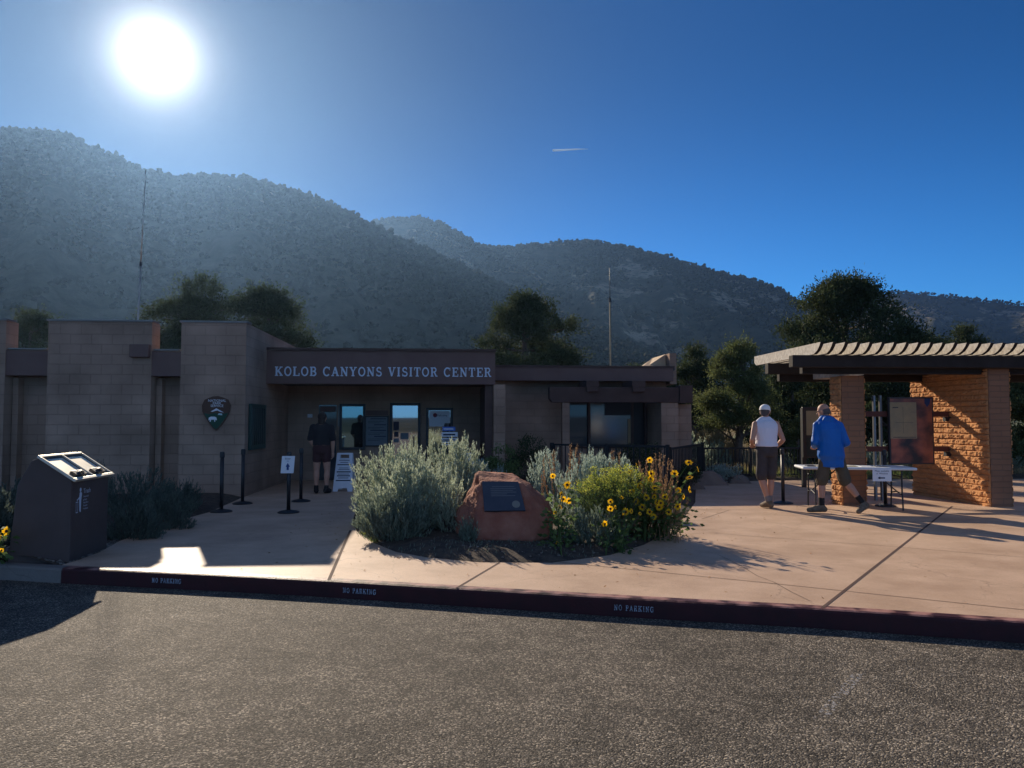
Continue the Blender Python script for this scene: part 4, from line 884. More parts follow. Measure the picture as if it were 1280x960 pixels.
# ---------------------------------------------------------------- A-frame signs
def aframe(pos, wd, ht, rz, label, kind):
    t = thing('a_frame_sign', label, 'sandwich board', pos, rz, 'white plastic sandwich boards'); m4 = WM[t.name]
    def P(x, y, z): return m4 @ Vector((x, y, z))
    for sgn in (-1, 1):
        y0 = sgn * .24; wt = wd * .80; th = .02
        def Q(x, z, d=0): return P(x * (1 - .2 * z / ht), y0 * (1 - z / ht) + sgn * (.015 + d), z)
        p = MB()
        for poly in ([(-wd / 2, 0), (-wd / 2 + .1, 0), (-wd / 2 + .12, .07), (wd / 2 - .12, .07), (wd / 2 - .1, 0), (wd / 2, 0), (wd / 2, ht * .86), (-wd / 2, ht * .86)], [(-wd / 2, ht * .8605), (-.12, ht * .8605), (-.12, ht), (-wd / 2, ht)], [(.12, ht * .8605), (wd / 2, ht * .8605), (wd / 2, ht), (.12, ht)], [(-.119, ht * .955), (.119, ht * .955), (.119, ht), (-.119, ht)]):
            a = [Q(x, z) for x, z in poly]; b = [Q(x, z, th) for x, z in poly]; n = len(poly)
            p.face(a); p.face(b[::-1])
            for k in range(n): p.face((a[k], a[(k + 1) % n], b[(k + 1) % n], b[k]))
        pn = p.build('panel', M['white'], t)
        if sgn < 0:
            b_ = MB(); rows = [(.80, .015, .8), (.745, .012, .6), (.68, .022, 1), (.60, .012, .7), (.56, .012, .8), (.49, .026, 1), (.44, .014, .8), (.39, .022, .9), (.34, .014, .7), (.27, .022, 1)] if kind else [(.78, .014, .7)]
            for z, hh_, f_ in rows:
                z *= ht; x = wd * .40 * f_; b_.face([Q(-x, z, th + .002), Q(x, z, th + .002), Q(x, z + hh_, th + .002), Q(-x, z + hh_, th + .002)])
            b_.build('printed_lines', M['ink'], pn)
            if not kind:
                b_ = MB(); b_.face([Q(-wd * .42, ht * .36, th + .002), Q(wd * .36, ht * .36, th + .002), Q(wd * .40, ht * .74, th + .002), Q(-wd * .42, ht * .74, th + .002)]); b_.build('red_panel', mat('dull_red_print', (.22, .06, .04), .7), pn)
    return t
aframe(gnd(431, 613), .42, 1.0 * (613 - 566) / 960 * 16.7, R(2), 'white sandwich board with dark printed lines left of the largest sage shrub', True)
aframe(onplane and Vector((at(578, 560, 17.2).x, 17.2, WALK)), .55, .80, R(24), 'white sandwich board with a red panel behind the back sage shrub', False)
# stacked leaflet rack in front of the right porch window
rk = Vector((at(559, 560, 18.6).x, 18.6, WALK)); RK_ = thing('leaflet_rack', 'narrow rack of blue and white printed cards before the right porch window', 'rack', rk)
mb = MB(); mb.box(rk.x - .2, rk.x + .2, rk.y, rk.y + .3, WALK, WALK + .75); mb.box(rk.x - .02, rk.x + .02, rk.y + .1, rk.y + .14, WALK + .75, at(559, 531, 18.6).z); mb.build('rack_stand', M['darkmetal'], RK_, bevel=.01)
for k, (v0, v1, du) in enumerate(((533.5, 538.5, 8), (540, 546, 10), (547.5, 550.5, 10), (552, 556.5, 10))):
    z1, z0 = at(560, v0, 18.6).z, at(560, v1, 18.6).z; x = at(561 + (k > 0), 540, 18.6).x; wd = du * 18.6 / 960
    mb = MB(); mb.box(x - wd, x + wd, rk.y + .02 - .0 * k, rk.y + .05, z0, z1); cd = mb.build('card_row', M['paper'] if k else mat('blue_card', (.12, .22, .6), .6), RK_)
    mb = MB(); mb.box(x - wd * .8, x + wd * .7, rk.y + .016, rk.y + .018, z0 + (z1 - z0) * .3, z0 + (z1 - z0) * .6); mb.build('card_print', M['ink'] if k else M['paper'], cd)
mb = MB(); mb.tube([(rk.x, rk.y + .1, at(560, 533.5, 18.6).z), (rk.x, rk.y + .1, at(560, 529, 18.6).z)], [.09, .07], 10); mb.build('rack_topper', M['darkmetal'], RK_)

# ---------------------------------------------------------------- kiosk shelter
kX = Vector((math.cos(KROT), math.sin(KROT), 0)); kYv = Vector((-math.sin(KROT), math.cos(KROT), 0))
def kf(p): v = fr(-KROT) @ Vector((p[0], p[1], 0)); return v.x, v.y
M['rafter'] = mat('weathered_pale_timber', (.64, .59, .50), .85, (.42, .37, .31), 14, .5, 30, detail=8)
M['rough'] = mat('rough_tan_block', (.62, .30, .125), .93, (.48, .23, .10), 7, .8, 60, dist=.01, detail=8, spec=.15)
KS = thing('information_shelter', 'open shelter of tan split block walls under dark beams and sunlit pale rafters', 'shelter', (7.2, 14.6, WALK), KROT)
ws, wq = kf((8.47 * 1.0, 13.64)); ps, pq = kf(gnd(1055, 632)[:2])
ztop = 2.36
def blockwall(name, s0, s1, q0, q1, z1):
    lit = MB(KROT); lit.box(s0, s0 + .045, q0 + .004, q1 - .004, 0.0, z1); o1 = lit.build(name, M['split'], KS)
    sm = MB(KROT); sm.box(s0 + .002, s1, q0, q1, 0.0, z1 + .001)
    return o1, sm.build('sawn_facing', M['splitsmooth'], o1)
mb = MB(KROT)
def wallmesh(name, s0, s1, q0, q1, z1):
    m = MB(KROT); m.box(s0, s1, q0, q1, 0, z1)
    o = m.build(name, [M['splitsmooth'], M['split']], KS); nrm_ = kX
    # the rough split faces stand proud of the flanks, block by block
    for x0, sg in ((s0, -1), (s1, 1)):
        ny = int((q1 - q0) / .016); nz_ = int(z1 / .0085); Y_, Z_ = np.meshgrid(np.linspace(q0 + .004, q1 - .004, ny), np.linspace(.0, z1 - .002, nz_), indexing='ij')
        row = np.floor(Z_ / .102); off = (row % 2) * .15 + .07 * np.sin(row * 5.3); col = np.floor((Y_ + off) / .30); fz = (Z_ / .102) % 1; fy = ((Y_ + off) / .30) % 1
        edge = np.clip(np.minimum(np.minimum(fz, 1 - fz) * .102, np.minimum(fy, 1 - fy) * .30) / .014, 0, 1)
        rnd = np.sin(row * 12.9898 + col * 78.233 + s0) * 43758.5453; rnd = rnd - np.floor(rnd)
        rgh = vnoise(Y_ * 16 + col * 7, Z_ * 22 + row * 3, 31 + int(s0 * 3), 4)
        d = edge * (.026 + .014 * rnd + rgh * .050); d = np.clip(d, 0, .06)
        border = np.clip(np.minimum(np.minimum(Y_ - q0, q1 - Y_), z1 - Z_) / .02, 0, 1); X_ = x0 + sg * (.003 + d * border)
        P_ = np.stack([X_, Y_, Z_], -1).reshape(-1, 3); c_, s_n = math.cos(KROT), math.sin(KROT); P_ = np.stack([P_[:, 0] * c_ - P_[:, 1] * s_n, P_[:, 0] * s_n + P_[:, 1] * c_, P_[:, 2]], -1)
        i_, j_ = np.meshgrid(np.arange(ny - 1), np.arange(nz_ - 1), indexing='ij'); a_ = i_ * nz_ + j_; Fq = np.stack([a_, a_ + nz_, a_ + nz_ + 1, a_ + 1], -1).reshape(-1, 4)
        if sg < 0: Fq = Fq[:, ::-1]
        arr_mesh('split_face', P_, Fq, M['rough'], o)
    return o
wallmesh('pillar', ps, ps + .41, pq, pq + .42, ztop + .12)
wallmesh('wall', ws, ws + .38, wq, wq + 2.4, ztop + .24)
mb = MB(KROT)
for s0 in (ps + .02, ws + .04):
    m = MB(KROT); m.box(s0 + .02, s0 + .30, pq - .20, pq + 1.25 if s0 < 7 else wq + 2.3, ztop + .122 if s0 < 7 else ztop + .242, ztop + .36 if s0 < 7 else ztop + .38); m.build('cross_beam', M['rafter'], KS, bevel=.012)
zb0 = 2.60; nearq = wq - .52
for q, dz, s0 in ((wq - .18, .0, sq(992, wq - .18, KROT)), (wq + 1.75, .0, sq(961, wq + 1.75, KROT))):
    m = MB(KROT); m.box(s0, ws + 6.0, q, q + .18, zb0 + dz, zb0 + .21 + dz); m.build('main_beam', M['kbeam'], KS, bevel=.012)
m = MB(KROT); q = wq + .10; m.box(sq(1004, q, KROT), ws + 6.0, q, q + .14, zb0 - .10, zb0 + .20); m.build('main_beam', M['kbeam'], KS, bevel=.012)
m = MB(KROT); q = wq + 1.95; m.box(sq(975, q, KROT), ws + 6.0, q, q + .14, zb0 - .14, zb0 + .20); m.build('main_beam', M['kbeam'], KS, bevel=.012)
raf0 = None; s0 = sq(1027, nearq, KROT)
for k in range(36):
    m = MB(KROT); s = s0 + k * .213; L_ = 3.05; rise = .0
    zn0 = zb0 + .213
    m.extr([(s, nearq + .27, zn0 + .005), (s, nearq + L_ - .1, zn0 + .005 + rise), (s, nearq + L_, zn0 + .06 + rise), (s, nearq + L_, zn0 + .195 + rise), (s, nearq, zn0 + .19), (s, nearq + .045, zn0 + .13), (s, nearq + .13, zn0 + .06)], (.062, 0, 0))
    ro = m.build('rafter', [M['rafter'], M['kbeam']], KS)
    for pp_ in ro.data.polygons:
        if pp_.normal.y < -.35: pp_.material_index = 1  # shade on the rafters' front ends is painted in with the dark timber
# display frame between pillar and wall
M['post'] = mat('dull_steel_post', (.20, .20, .20), .35, metal=.7)
fq = wq + 1.12; fs0 = ps + .41; fs1 = ws
for v in (517.5, 561):
    z = zq(1175, v, fq, KROT); m = MB(KROT); m.box(fs0 - .02, fs1 + .05, fq - .03, fq + .03, z - .05, z + .05); m.build('steel_rail', mat('rust_brown_steel', (.10, .035, .025), .6), KS)
    m = MB(KROT); m.box(fs1 - .12, fs1 + .02, fq - .045, fq + .045, z - .14, z - .055); m.build('rail_bracket', M['darkmetal'], KS)
for u in (1094.5, 1102.5):
    s = sq(u, fq, KROT); m = MB(KROT); m.box(s - .022, s + .022, fq + .04, fq + .10, 0, zq(1098, 494, fq, KROT)); m.build('steel_post', M['post'], KS, bevel=.005)
for u in (1085, 1112): pass
a, b, z1, z0 = sq(1107, fq, KROT), sq(1162.5, fq, KROT), zq(1130, 496.5, fq, KROT), zq(1130, 580, fq, KROT); fqp = fq - .10
m = MB(KROT); m.box(a, b, fqp, fqp + .06, z0, z1); BD = m.build('display_panel', M['darkmetal'], KS, bevel=.006)
def canyon():
    m = bpy.data.materials.new('canyon_picture'); m.use_nodes = True; t = m.node_tree; N = t.nodes; p = N['Principled BSDF']; p.inputs['Roughness'].default_value = .35
    uv = N.new('ShaderNodeUVMap'); n = N.new('ShaderNodeTexNoise'); n.inputs['Scale'].default_value = 2.2; n.inputs['Detail'].default_value = 6; t.links.new(uv.outputs[0], n.inputs[0])
    c = N.new('ShaderNodeValToRGB'); e = c.color_ramp.elements; e[0].position = .38; e[0].color = (.02, .012, .012, 1); e[1].position = .62; e[1].color = (.34, .10, .05, 1); q = e.new(.5); q.color = (.16, .05, .03, 1)
    t.links.new(n.outputs['Fac'], c.inputs['Fac']); t.links.new(c.outputs['Color'], p.inputs['Base Color']); return m
m = MB(KROT); m.box(a + .03, b - .03, fqp - .004, fqp - .001, z0 + .03, z1 - .03); m.build('canyon_picture', canyon(), BD)
m = MB(KROT); m.face([(a + .70, fqp - .006, z1 - .03), (a + .70, fqp - .006, z1 - .12), (a + .75, fqp - .006, z1 - .19), (a + .80, fqp - .006, z1 - .13), (a + .82, fqp - .006, z1 - .03)]); m.build('blue_tag', mat('navy_print', (.02, .04, .12), .5), BD)
M['map'] = mat('tan_map_sheet', (.34, .28, .16), .6, (.27, .24, .15), 6)
m = MB(KROT); m.box(a + .02, sq(1141, fq, KROT), fqp - .010, fqp - .005, zq(1120, 548, fq, KROT), zq(1120, 503, fq, KROT)); mp_ = m.build('map_sheet', M['map'], BD)
m = MB(KROT); bars(m, (a + .02, fqp - .011, zq(1120, 548, fq, KROT)), (1, 0, 0), UP, [(.05, .5, .02, .03), (.05, .16, .58, .595), (.1, .45, .3, .304), (.25, .254, .1, .6), (.4, .55, .5, .504)], 0.001); m.build('map_print', M['ink'], mp_)
# ceiling patch of sun comes through a gap by itself; second panel stands free behind the pillar
P2 = at(1025, 540, 17.6); PN = thing('display_panel', 'dark framed information panel with a tan map sheet standing left of the pillar', 'information panel', (P2.x, 17.6, WALK), KROT)
q2 = kf((P2.x, 17.6))[1]; a, b = sq(1003, q2, KROT), sq(1060, q2, KROT); z1, z0 = zq(1030, 509, q2, KROT), zq(1030, 572, q2, KROT)
m = MB(KROT); m.box(a, b, q2, q2 + .06, z0, z1); m.build('panel_board', M['darkmetal'], PN, bevel=.006)
for s in (a + .05, b - .05): m = MB(KROT); m.box(s - .045, s + .045, q2 + .061, q2 + .14, .02, z1 - .02); m.build('leg', M['darkmetal'], PN)
m = MB(KROT); m.box(a + .08, a + .72, q2 - .006, q2 - .002, zq(1030, 544, q2, KROT), zq(1030, 513.5, q2, KROT)); m.build('map_sheet', M['map'], PN)
m = MB(KROT); m.box(a + .08, b - .06, q2 - .006, q2 - .002, z0 + .04, zq(1030, 547, q2, KROT)); m.build('picture', mat('dark_green_picture', (.02, .04, .04), .4), PN)

# ---------------------------------------------------------------- folding table
tA = at(1003.5, 584, 13.15); _k = fr(-TROT) @ Vector((tA.x, 13.15, 0)); ts, tq = _k.x, _k.y; tX = Vector((math.cos(TROT), math.sin(TROT), 0)); TW = 1.83; TD = .74; tzp = .885
TB = thing('folding_table', 'long white folding table with bent steel legs before the shelter', 'table', tow(TROT, ts + TW / 2, tq + TD / 2, WALK), TROT)
m = MB(TROT); m.box(ts, ts + TW, tq, tq + TD, tzp - .045, tzp); m.build('tabletop', M['white'], TB, bevel=.018)
for e, sg in ((ts + .22, 1), (ts + TW - .22, -1)):
    m = MB(TROT); q0, q1 = tq + .10, tq + TD - .10; z = WALK + .012
    for qq in (q0, q1): m.tube([(e, qq, tzp - .05), (e, qq, z + .26), (e, qq + (-.02 if qq == q0 else .02), z + .2), (e, qq + (-.035 if qq == q0 else .035), z)], .014, 8)
    m.tube([(e, q0, z + .26), (e, (q0 + q1) / 2, z + .30), (e, q1, z + .26)], .012, 8); m.tube([(e, q0, tzp - .16), (e, q1, tzp - .16)], .012, 8)
    m.build('leg', M['darkmetal'], TB)
    m = MB(TROT); m.tube([(e, (q0 + q1) / 2, z + .30), (e + sg * .42, (q0 + q1) / 2, tzp - .05)], .011, 6); m.build('brace', M['darkmetal'], TB)
TN = thing('table_notice', 'white paper notice with a black left arrow hanging from the table edge', 'notice', tow(TROT, sq(1099, tq, TROT), tq - .02, .65), TROT)
a, b = sq(1088.5, tq, TROT), sq(1112, tq, TROT); z1, z0 = zq(1100, 585.5, tq, TROT), zq(1100, 601.5, tq, TROT)
m = MB(TROT); m.box(a, b, tq - .008, tq - .004, z0, z1); m.build('sheet', M['paper'], TN)
m = MB(TROT); cx, cz = (a + b) / 2 - .01, z0 + .055; m.face([(cx + x, tq - .0095, cz + z) for x, z in ((-.06, 0), (-.02, -.024), (-.02, -.01), (.055, -.01), (.055, .01), (-.02, .01), (-.02, .024))]); m.build('arrow', M['ink'], TN)
textmesh('notice_lettering', 'Maps available', tow(TROT, (a + b) / 2, tq - .0095, z1 - .055), tX, UP, .040, M['ink'], TN, depth=0)
textmesh('notice_lettering', 'at Window', tow(TROT, (a + b) / 2, tq - .0095, z1 - .098), tX, UP, .040, M['ink'], TN, depth=0)
# things lying on the table
lf = thing('leaflet_stack', 'small stack of dark and pale leaflets at the left table end', 'leaflets', tow(TROT, ts + .2, tq + .3, tzp), TROT)
m = MB(TROT); m.box(ts + .10, ts + .24, tq + .12, tq + .34, tzp + .001, tzp + .018); m.build('leaflet', M['ink'], lf)
m = MB(TROT); m.box(ts + .27, ts + .40, tq + .14, tq + .36, tzp + .001, tzp + .012); m.build('leaflet', M['map'], lf)
lf = thing('map_sheets', 'flat papers spread over the middle of the table top', 'papers', tow(TROT, ts + 1.0, tq + .3, tzp), TROT)
for x_, c_ in ((.74, 'map'), (.98, 'paper'), (1.22, 'grayboard')):
    m = MB(TROT); m.box(ts + x_, ts + x_ + .2, tq + .15, tq + .42, tzp + .001, tzp + .006); m.build('paper_sheet', M[c_], lf)

# ---------------------------------------------------------------- fence and railing
def fence(name, label, p0, p1, h, n, posts=2, bottom=.1):
    p0, p1 = Vector(p0), Vector(p1); ang = math.atan2(p1.y - p0.y, p1.x - p0.x); t = thing(name, label, 'fence', p0, ang); L_ = (p1 - p0).length; m4 = WM[t.name]
    def B(x0, x1, y0, y1, z0, z1, nm):
        m = MB(); m.box(x0, x1, y0, y1, z0, z1); me = m; me.M = m4; return me.build(nm, M['iron'], t)
    B(0, L_, -.02, .02, h - .045, h, 'top_rail'); B(0, L_, -.02, .02, bottom, bottom + .04, 'bottom_rail')
    for k in range(posts): x = L_ * k / (posts - 1); B(x - .035, x + .035, -.035, .035, 0, h + .02, 'post')
    m = MB()
    for k in range(n): x = L_ * (k + .5) / n; m.box(x - .010, x + .010, -.010, .010, bottom + .041, h - .046)
    m.M = m4; m.build('pickets', M['iron'], t)
f0 = Vector((at(874, 560, 19.9).x, 19.9, WALK)); f1 = Vector((at(1062, 560, 20.3).x, 20.3, WALK))
fence('metal_fence', 'black upright picket fence closing the plaza before the pine tree', f0, f1, .83, 44, 4)
r0 = gnd(835, 617); r1 = Vector((at(690, 557, 17.6).x, 17.6, WALK)); r2 = Vector((at(878, 560, 19.6).x, 19.6, WALK))
fence('metal_railing', 'low black railing before the wing window, left of the thin post', r1, r0, 1.0, 20, 3)
fence('metal_railing', 'low black railing running back from the thin post to the picket fence', r0 + Vector((.05, .05, 0)), r2, .95, 24, 2)
# ---------------------------------------------------------------- plants
def unit(a): return a / (np.linalg.norm(a, axis=-1, keepdims=True) + 1e-9)
def leafquads(P, D, Ln, Wd, r, curl=0.0):
    """diamond leaves: P base, D direction"""
    D = unit(D); n = len(P); side = unit(np.cross(D, r.normal(size=(n, 3)))); Ln = np.broadcast_to(Ln, n)[:, None]; Wd = np.broadcast_to(Wd, n)[:, None]
    nr = np.cross(D, side); mid = P + D * Ln * .5 + nr * Ln * curl
    V = np.stack([P, mid + side * Wd / 2, P + D * Ln, mid - side * Wd / 2], 1).reshape(-1, 3)
    return V, np.arange(4 * n).reshape(-1, 4)
def join(parts):
    V = []; F = []; o = 0
    for v, f in parts: V.append(v); F.append(f + o); o += len(v)
    return np.concatenate(V), np.concatenate(F)
M['sage'] = mat('sage_leaf', (.36, .42, .31), .8, (.46, .52, .38), 5, spec=.15, trans=.48, island=.25)
M['sageblue'] = mat('blue_grey_sage_leaf', (.32, .41, .35), .8, (.42, .50, .42), 5, spec=.15, trans=.45, island=.25)
M['dimsage'] = mat('shade_dimmed_sage_leaf', (.10, .13, .10), .85, (.15, .18, .14), 5, spec=.15, trans=.3, island=.25)  # sage leaf dimmed in colour to stand for the left bed's shade
M['sagedark'] = mat('shade_darkened_sage_leaf', (.17, .215, .16), .8, (.23, .28, .20), 5, spec=.15, trans=.35, island=.25)  # darker sage leaf: shade on the low front growth is in the colour
M['twig'] = mat('grey_twig', (.13, .10, .075), .95)
M['rabbit'] = mat('rabbitbrush_leaf', (.11, .16, .05), .8, (.17, .22, .08), 6, spec=.15, trans=.4, island=.3)
M['rabbitflower'] = mat('rabbitbrush_bud', (.55, .60, .08), .8, (.62, .60, .12), 9, trans=.4, island=.25)
M['green'] = mat('sunflower_leaf', (.09, .15, .045), .7, (.14, .20, .06), 6, trans=.45, island=.3)
M['petal'] = mat('yellow_petal', (.95, .58, .015), .6, trans=.55, island=.12)
M['disc'] = mat('brown_flower_disc', (.07, .03, .015), .9)
M['dry'] = mat('dry_stalk', (.36, .20, .10), .9, (.45, .30, .16), 10, trans=.3, island=.3)
M['needle'] = mat('juniper_needle', (.042, .062, .028), .8, (.075, .095, .042), .6, spec=.15, trans=.28, island=.35)
M['pine'] = mat('pinyon_needle', (.085, .115, .045), .8, (.15, .17, .065), .7, spec=.15, trans=.38, island=.35)
M['grassm'] = mat('grass_blade', (.22, .28, .06), .8, (.35, .36, .12), 3, trans=.45, island=.3)
M['straw'] = mat('straw_grass', (.34, .27, .14), .9, (.26, .22, .12), 2, trans=.3, island=.3)
def sage(name, label, x, y, h, rx, ry, seed, mt, n=170, per=46, lean=(0, 0), group='grey-green sage shrubs in the beds', leaf=(.075, .013), up=.7, cat='shrub'):
    r = np.random.default_rng(seed); z0 = gz(x, y) - .02; t = thing(name, label, cat, (x, y, z0), 0, group)
    nl = 5; lob = r.normal(size=(nl, 2)) * .42
    az_ = r.uniform(0, 6.283, n); el = np.arccos(r.uniform(.10, 1, n) ** .8); c = np.stack([np.sin(el) * np.cos(az_), np.sin(el) * np.sin(az_), np.cos(el)], -1)
    lump = 1 + .13 * np.sin(az_ * 3 + seed) * np.sin(el * 2.5) + r.normal(0, .055, n)
    tip = c * np.array([rx, ry, h]) * lump[:, None]; tip[:, 0] += lean[0] * tip[:, 2]; tip[:, 1] += lean[1] * tip[:, 2]; tip[:, 2] = np.clip(tip[:, 2], .06, None)
    base = np.stack([r.normal(0, rx * .12, n), r.normal(0, ry * .12, n), np.zeros(n)], -1); O = np.array([x, y, z0])
    # each stem rises and bends up at its end
    def pt(s):   # s (n,k)
        a = base[:, None] * (1 - s[..., None]) + tip[:, None] * s[..., None]; a[..., 2] -= (s * (1 - s) * 4) * (.10 * h) * (np.sin(el))[:, None]; return a
    s = .36 + .66 * r.random((n, per)) ** .8
    P = pt(s); d = unit(pt(s + .03) - P) * .55 + np.array([0, 0, up]) + r.normal(0, .30, P.shape)
    P = P + r.normal(0, .030, P.shape) * (1.15 - s)[..., None]
    Ln = leaf[0] * r.uniform(.55, 1.25, n * per); V1, F1 = leafquads(P.reshape(-1, 3) + O, d.reshape(-1, 3), Ln, leaf[1] * r.uniform(.7, 1.3, n * per), r, .08)
    # upright tip shoots
    m = int(n * 1.6); ii = r.integers(0, n, m); Pt = pt(np.full((n, 1), .97))[:, 0][ii] + r.normal(0, .035, (m, 3)); k = 9
    ax = unit(c[ii] * .45 + np.array([0, 0, 1.0]) + r.normal(0, .16, (m, 3))); hs = r.uniform(.05, .11, m)
    q = np.linspace(0, 1, k)[None, :, None]; Ps = Pt[:, None] + ax[:, None] * hs[:, None, None] * q; ds = ax[:, None] * 1.0 + r.normal(0, .33, (m, k, 3))
    V2, F2 = leafquads(Ps.reshape(-1, 3) + O, ds.reshape(-1, 3), leaf[0] * .55, leaf[1] * .8, r, .05)
    V, F = join([(V1, F1), (V2, F2)]); arr_mesh('foliage', V, F, mt, t)
    w_ = MB()
    for k in range(0, n, 5):
        pts = pt(np.linspace(0, .7, 5)[None].repeat(n, 0))[k] + O; w_.tube([Vector(p) for p in pts], [.014, .012, .010, .008, .005], 5, False)
    w_.build('stem', M['twig'], t, merge=False); return t
def pos(u, v): g = gnd(u, v, .16); return g.x, g.y
def hgt(u, v, y): return at(u, v, y).z - .16
# middle bed, left of the boulder
sage('sage_shrub', 'largest pale grey-green sage shrub at the left front of the middle bed', at(500, 600, 11.2).x, 11.2, .98, .68, .55, 11, M['sage'], 300, 52)
sage('sage_shrub', 'tall sage shrub behind the largest one and left of the boulder', at(566, 600, 12.3).x, 12.3, 1.08, .60, .50, 12, M['sage'], 240, 48)
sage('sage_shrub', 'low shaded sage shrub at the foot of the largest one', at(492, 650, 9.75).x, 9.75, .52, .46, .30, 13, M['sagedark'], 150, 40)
sage('sage_shrub', 'middling sage shrub between the largest one and the low front one', at(515, 640, 10.35).x, 10.35, .80, .62, .40, 21, M['sage'], 190, 44)
sage('sage_shrub', 'sparse upright sage shoots touching the left side of the boulder', at(562, 640, 10.1).x, 10.1, .82, .24, .2, 14, M['sage'], 46, 40)
sage('sage_shrub', 'small sage seedling at the lower left corner of the boulder', at(584, 677, 9.35).x, 9.35, .20, .10, .1, 15, M['sagedark'], 22, 22)
# right of the boulder
sage('sage_shrub', 'broad upright sage shrub behind the yellow-green brush', at(748, 600, 10.7).x, 10.7, .92, .68, .42, 16, M['sageblue'], 240, 46, up=1.1)
sage('sage_shrub', 'shaded blue-grey sage shrub close behind the right end of the boulder', at(684, 600, 12.2).x, 12.2, .92, .32, .35, 17, M['sageblue'], 90, 34, up=1.1)
sage('sage_shrub', 'small dim sage shrub below the red sandwich board', at(601, 590, 14.2).x, 14.2, .62, .55, .5, 18, M['sageblue'], 120, 30)
sage('sage_shrub', 'low leafy grey-green clump at the front of the yellow-green brush', at(742, 680, 9.25).x, 9.25, .36, .34, .22, 19, M['sagedark'], 90, 30)
# left bed
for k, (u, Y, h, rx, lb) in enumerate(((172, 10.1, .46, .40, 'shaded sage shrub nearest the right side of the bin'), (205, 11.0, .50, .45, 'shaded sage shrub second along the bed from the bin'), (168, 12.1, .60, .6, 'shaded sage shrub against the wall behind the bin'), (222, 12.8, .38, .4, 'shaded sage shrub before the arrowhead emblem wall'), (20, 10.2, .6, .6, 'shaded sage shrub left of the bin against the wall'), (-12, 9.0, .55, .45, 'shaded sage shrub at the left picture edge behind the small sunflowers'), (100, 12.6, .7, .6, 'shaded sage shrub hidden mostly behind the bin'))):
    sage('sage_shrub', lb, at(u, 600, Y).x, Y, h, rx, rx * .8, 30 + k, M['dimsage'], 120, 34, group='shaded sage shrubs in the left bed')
# bushes by the building
def bush(name, label, u, Y, h, rx, mt, seed, n=4200, lf=.05, group=None, flat=1.0, cat='bush'):
    x = at(u, 560, Y).x; z0 = gz(x, Y) - .02; t = thing(name, label, cat, (x, Y, z0), 0, group); r = np.random.default_rng(seed); nc = 26
    cc = unit(r.normal(size=(nc, 3))) * r.uniform(.45, .95, (nc, 1)) * np.array([rx, rx * .8, h * .5]) + np.array([x, Y, z0 + h * .52]); ci = r.integers(0, nc, n)
    P = cc[ci] + unit(r.normal(size=(n, 3))) * r.uniform(.3, 1, (n, 1)) * rx * .30; P[:, 2] = np.clip(P[:, 2], z0 + .03, None)
    V, F = leafquads(P, P - np.array([x, Y, z0 - .3]) + r.normal(0, .5, P.shape), lf * r.uniform(.6, 1.3, n), lf * .5, r, .1); arr_mesh('foliage', V, F, mt, t)
    w_ = MB()
    for k in range(10): p = cc[k]; w_.tube([(x + r.normal() * .03, Y, z0), ((x + p[0]) / 2, (Y + p[1]) / 2, (z0 + p[2]) / 2 - .05), tuple(p)], [.02, .014, .006], 5, False)
    w_.build('stem', M['twig'], t, merge=False); return t
bush('garden_bush', 'yellow-green leafy bush at the foot of the pale porch post', 629, 16.6, .98, .48, M['rabbit'], 51, 2600)
bush('garden_bush', 'very dark bush between the porch post and the trellis post', 660, 17.4, 1.05, .62, M['needle'], 52, 3000)
bush('garden_bush', 'dark rounded bush under the wing window behind the railing', 790, 18.4, .85, .9, M['needle'], 53, 3000)
bush('garden_bush', 'low dark bush beside the rocks at the picket fence', 905, 18.9, .5, .45, M['sageblue'], 54, 1800)
bush('garden_bush', 'small dark bush right of the railing post', 858, 17.0, .55, .35, M['needle'], 55, 1500)
# yellow-green rabbitbrush
def rabbitbrush(label, u, Y, h, rx, ry, seed):
    x = at(u, 650, Y).x; z0 = gz(x, Y) - .02; O = np.array([x, Y, z0]); t = thing('rabbitbrush', label, 'shrub', (x, Y, z0)); r = np.random.default_rng(seed); n = 300; k = 34
    a = r.uniform(0, 6.283, n); q = np.sqrt(r.random(n)); hh_ = h * (1 - .42 * q ** 2.0) * r.uniform(.80, 1.05, n) * (1 + .10 * np.sin(a * 4 + 1) * q + .07 * np.sin(a * 7 + q * 6)); tip = np.stack([np.cos(a) * q * rx, np.sin(a) * q * ry, hh_], -1); base = tip * np.array([.25, .25, 0])
    s = r.random((n, k)) ** .8; P = base[:, None] * (1 - s[..., None] ** 1.4) + tip[:, None] * (s[..., None] ** 1.4); P[..., 2] = hh_[:, None] * s
    d = np.stack([tip[:, 0:1] * .5 + 0 * s, tip[:, 1:2] * .5 + 0 * s, .5 + 0 * s], -1) + r.normal(0, .28, P.shape)
    V, F = leafquads(P.reshape(-1, 3) + O, d.reshape(-1, 3), .07 * r.uniform(.6, 1.3, n * k), .009, r, .1); arr_mesh('foliage', V, F, M['rabbit'], t)
    m = 26; ii = np.repeat(np.arange(n)[tip[:, 2] > h * .66], m); Pt = tip[ii] + r.normal(0, 1, (len(ii), 3)) * np.array([.030, .030, .014]); Pt[:, 2] -= np.hypot(*(Pt - tip[ii])[:, :2].T) * .4
    V, F = leafquads(Pt + O, np.array([0, 0, .7]) + r.normal(0, .6, Pt.shape), .020, .012, r, .1); arr_mesh('flower_cluster', V, F, M['rabbitflower'], t)
    w_ = MB()
    for j in range(0, n, 9): w_.tube([tuple(base[j] + O), tuple((base[j] + tip[j]) * .5 + O), tuple(tip[j] + O)], [.008, .006, .004], 4, False)
    w_.build('stem', M['twig'], t, merge=False)
rabbitbrush('rounded brush with yellow-green flower tops right of the boulder', 770, 9.95, .86, .58, .46, 61)
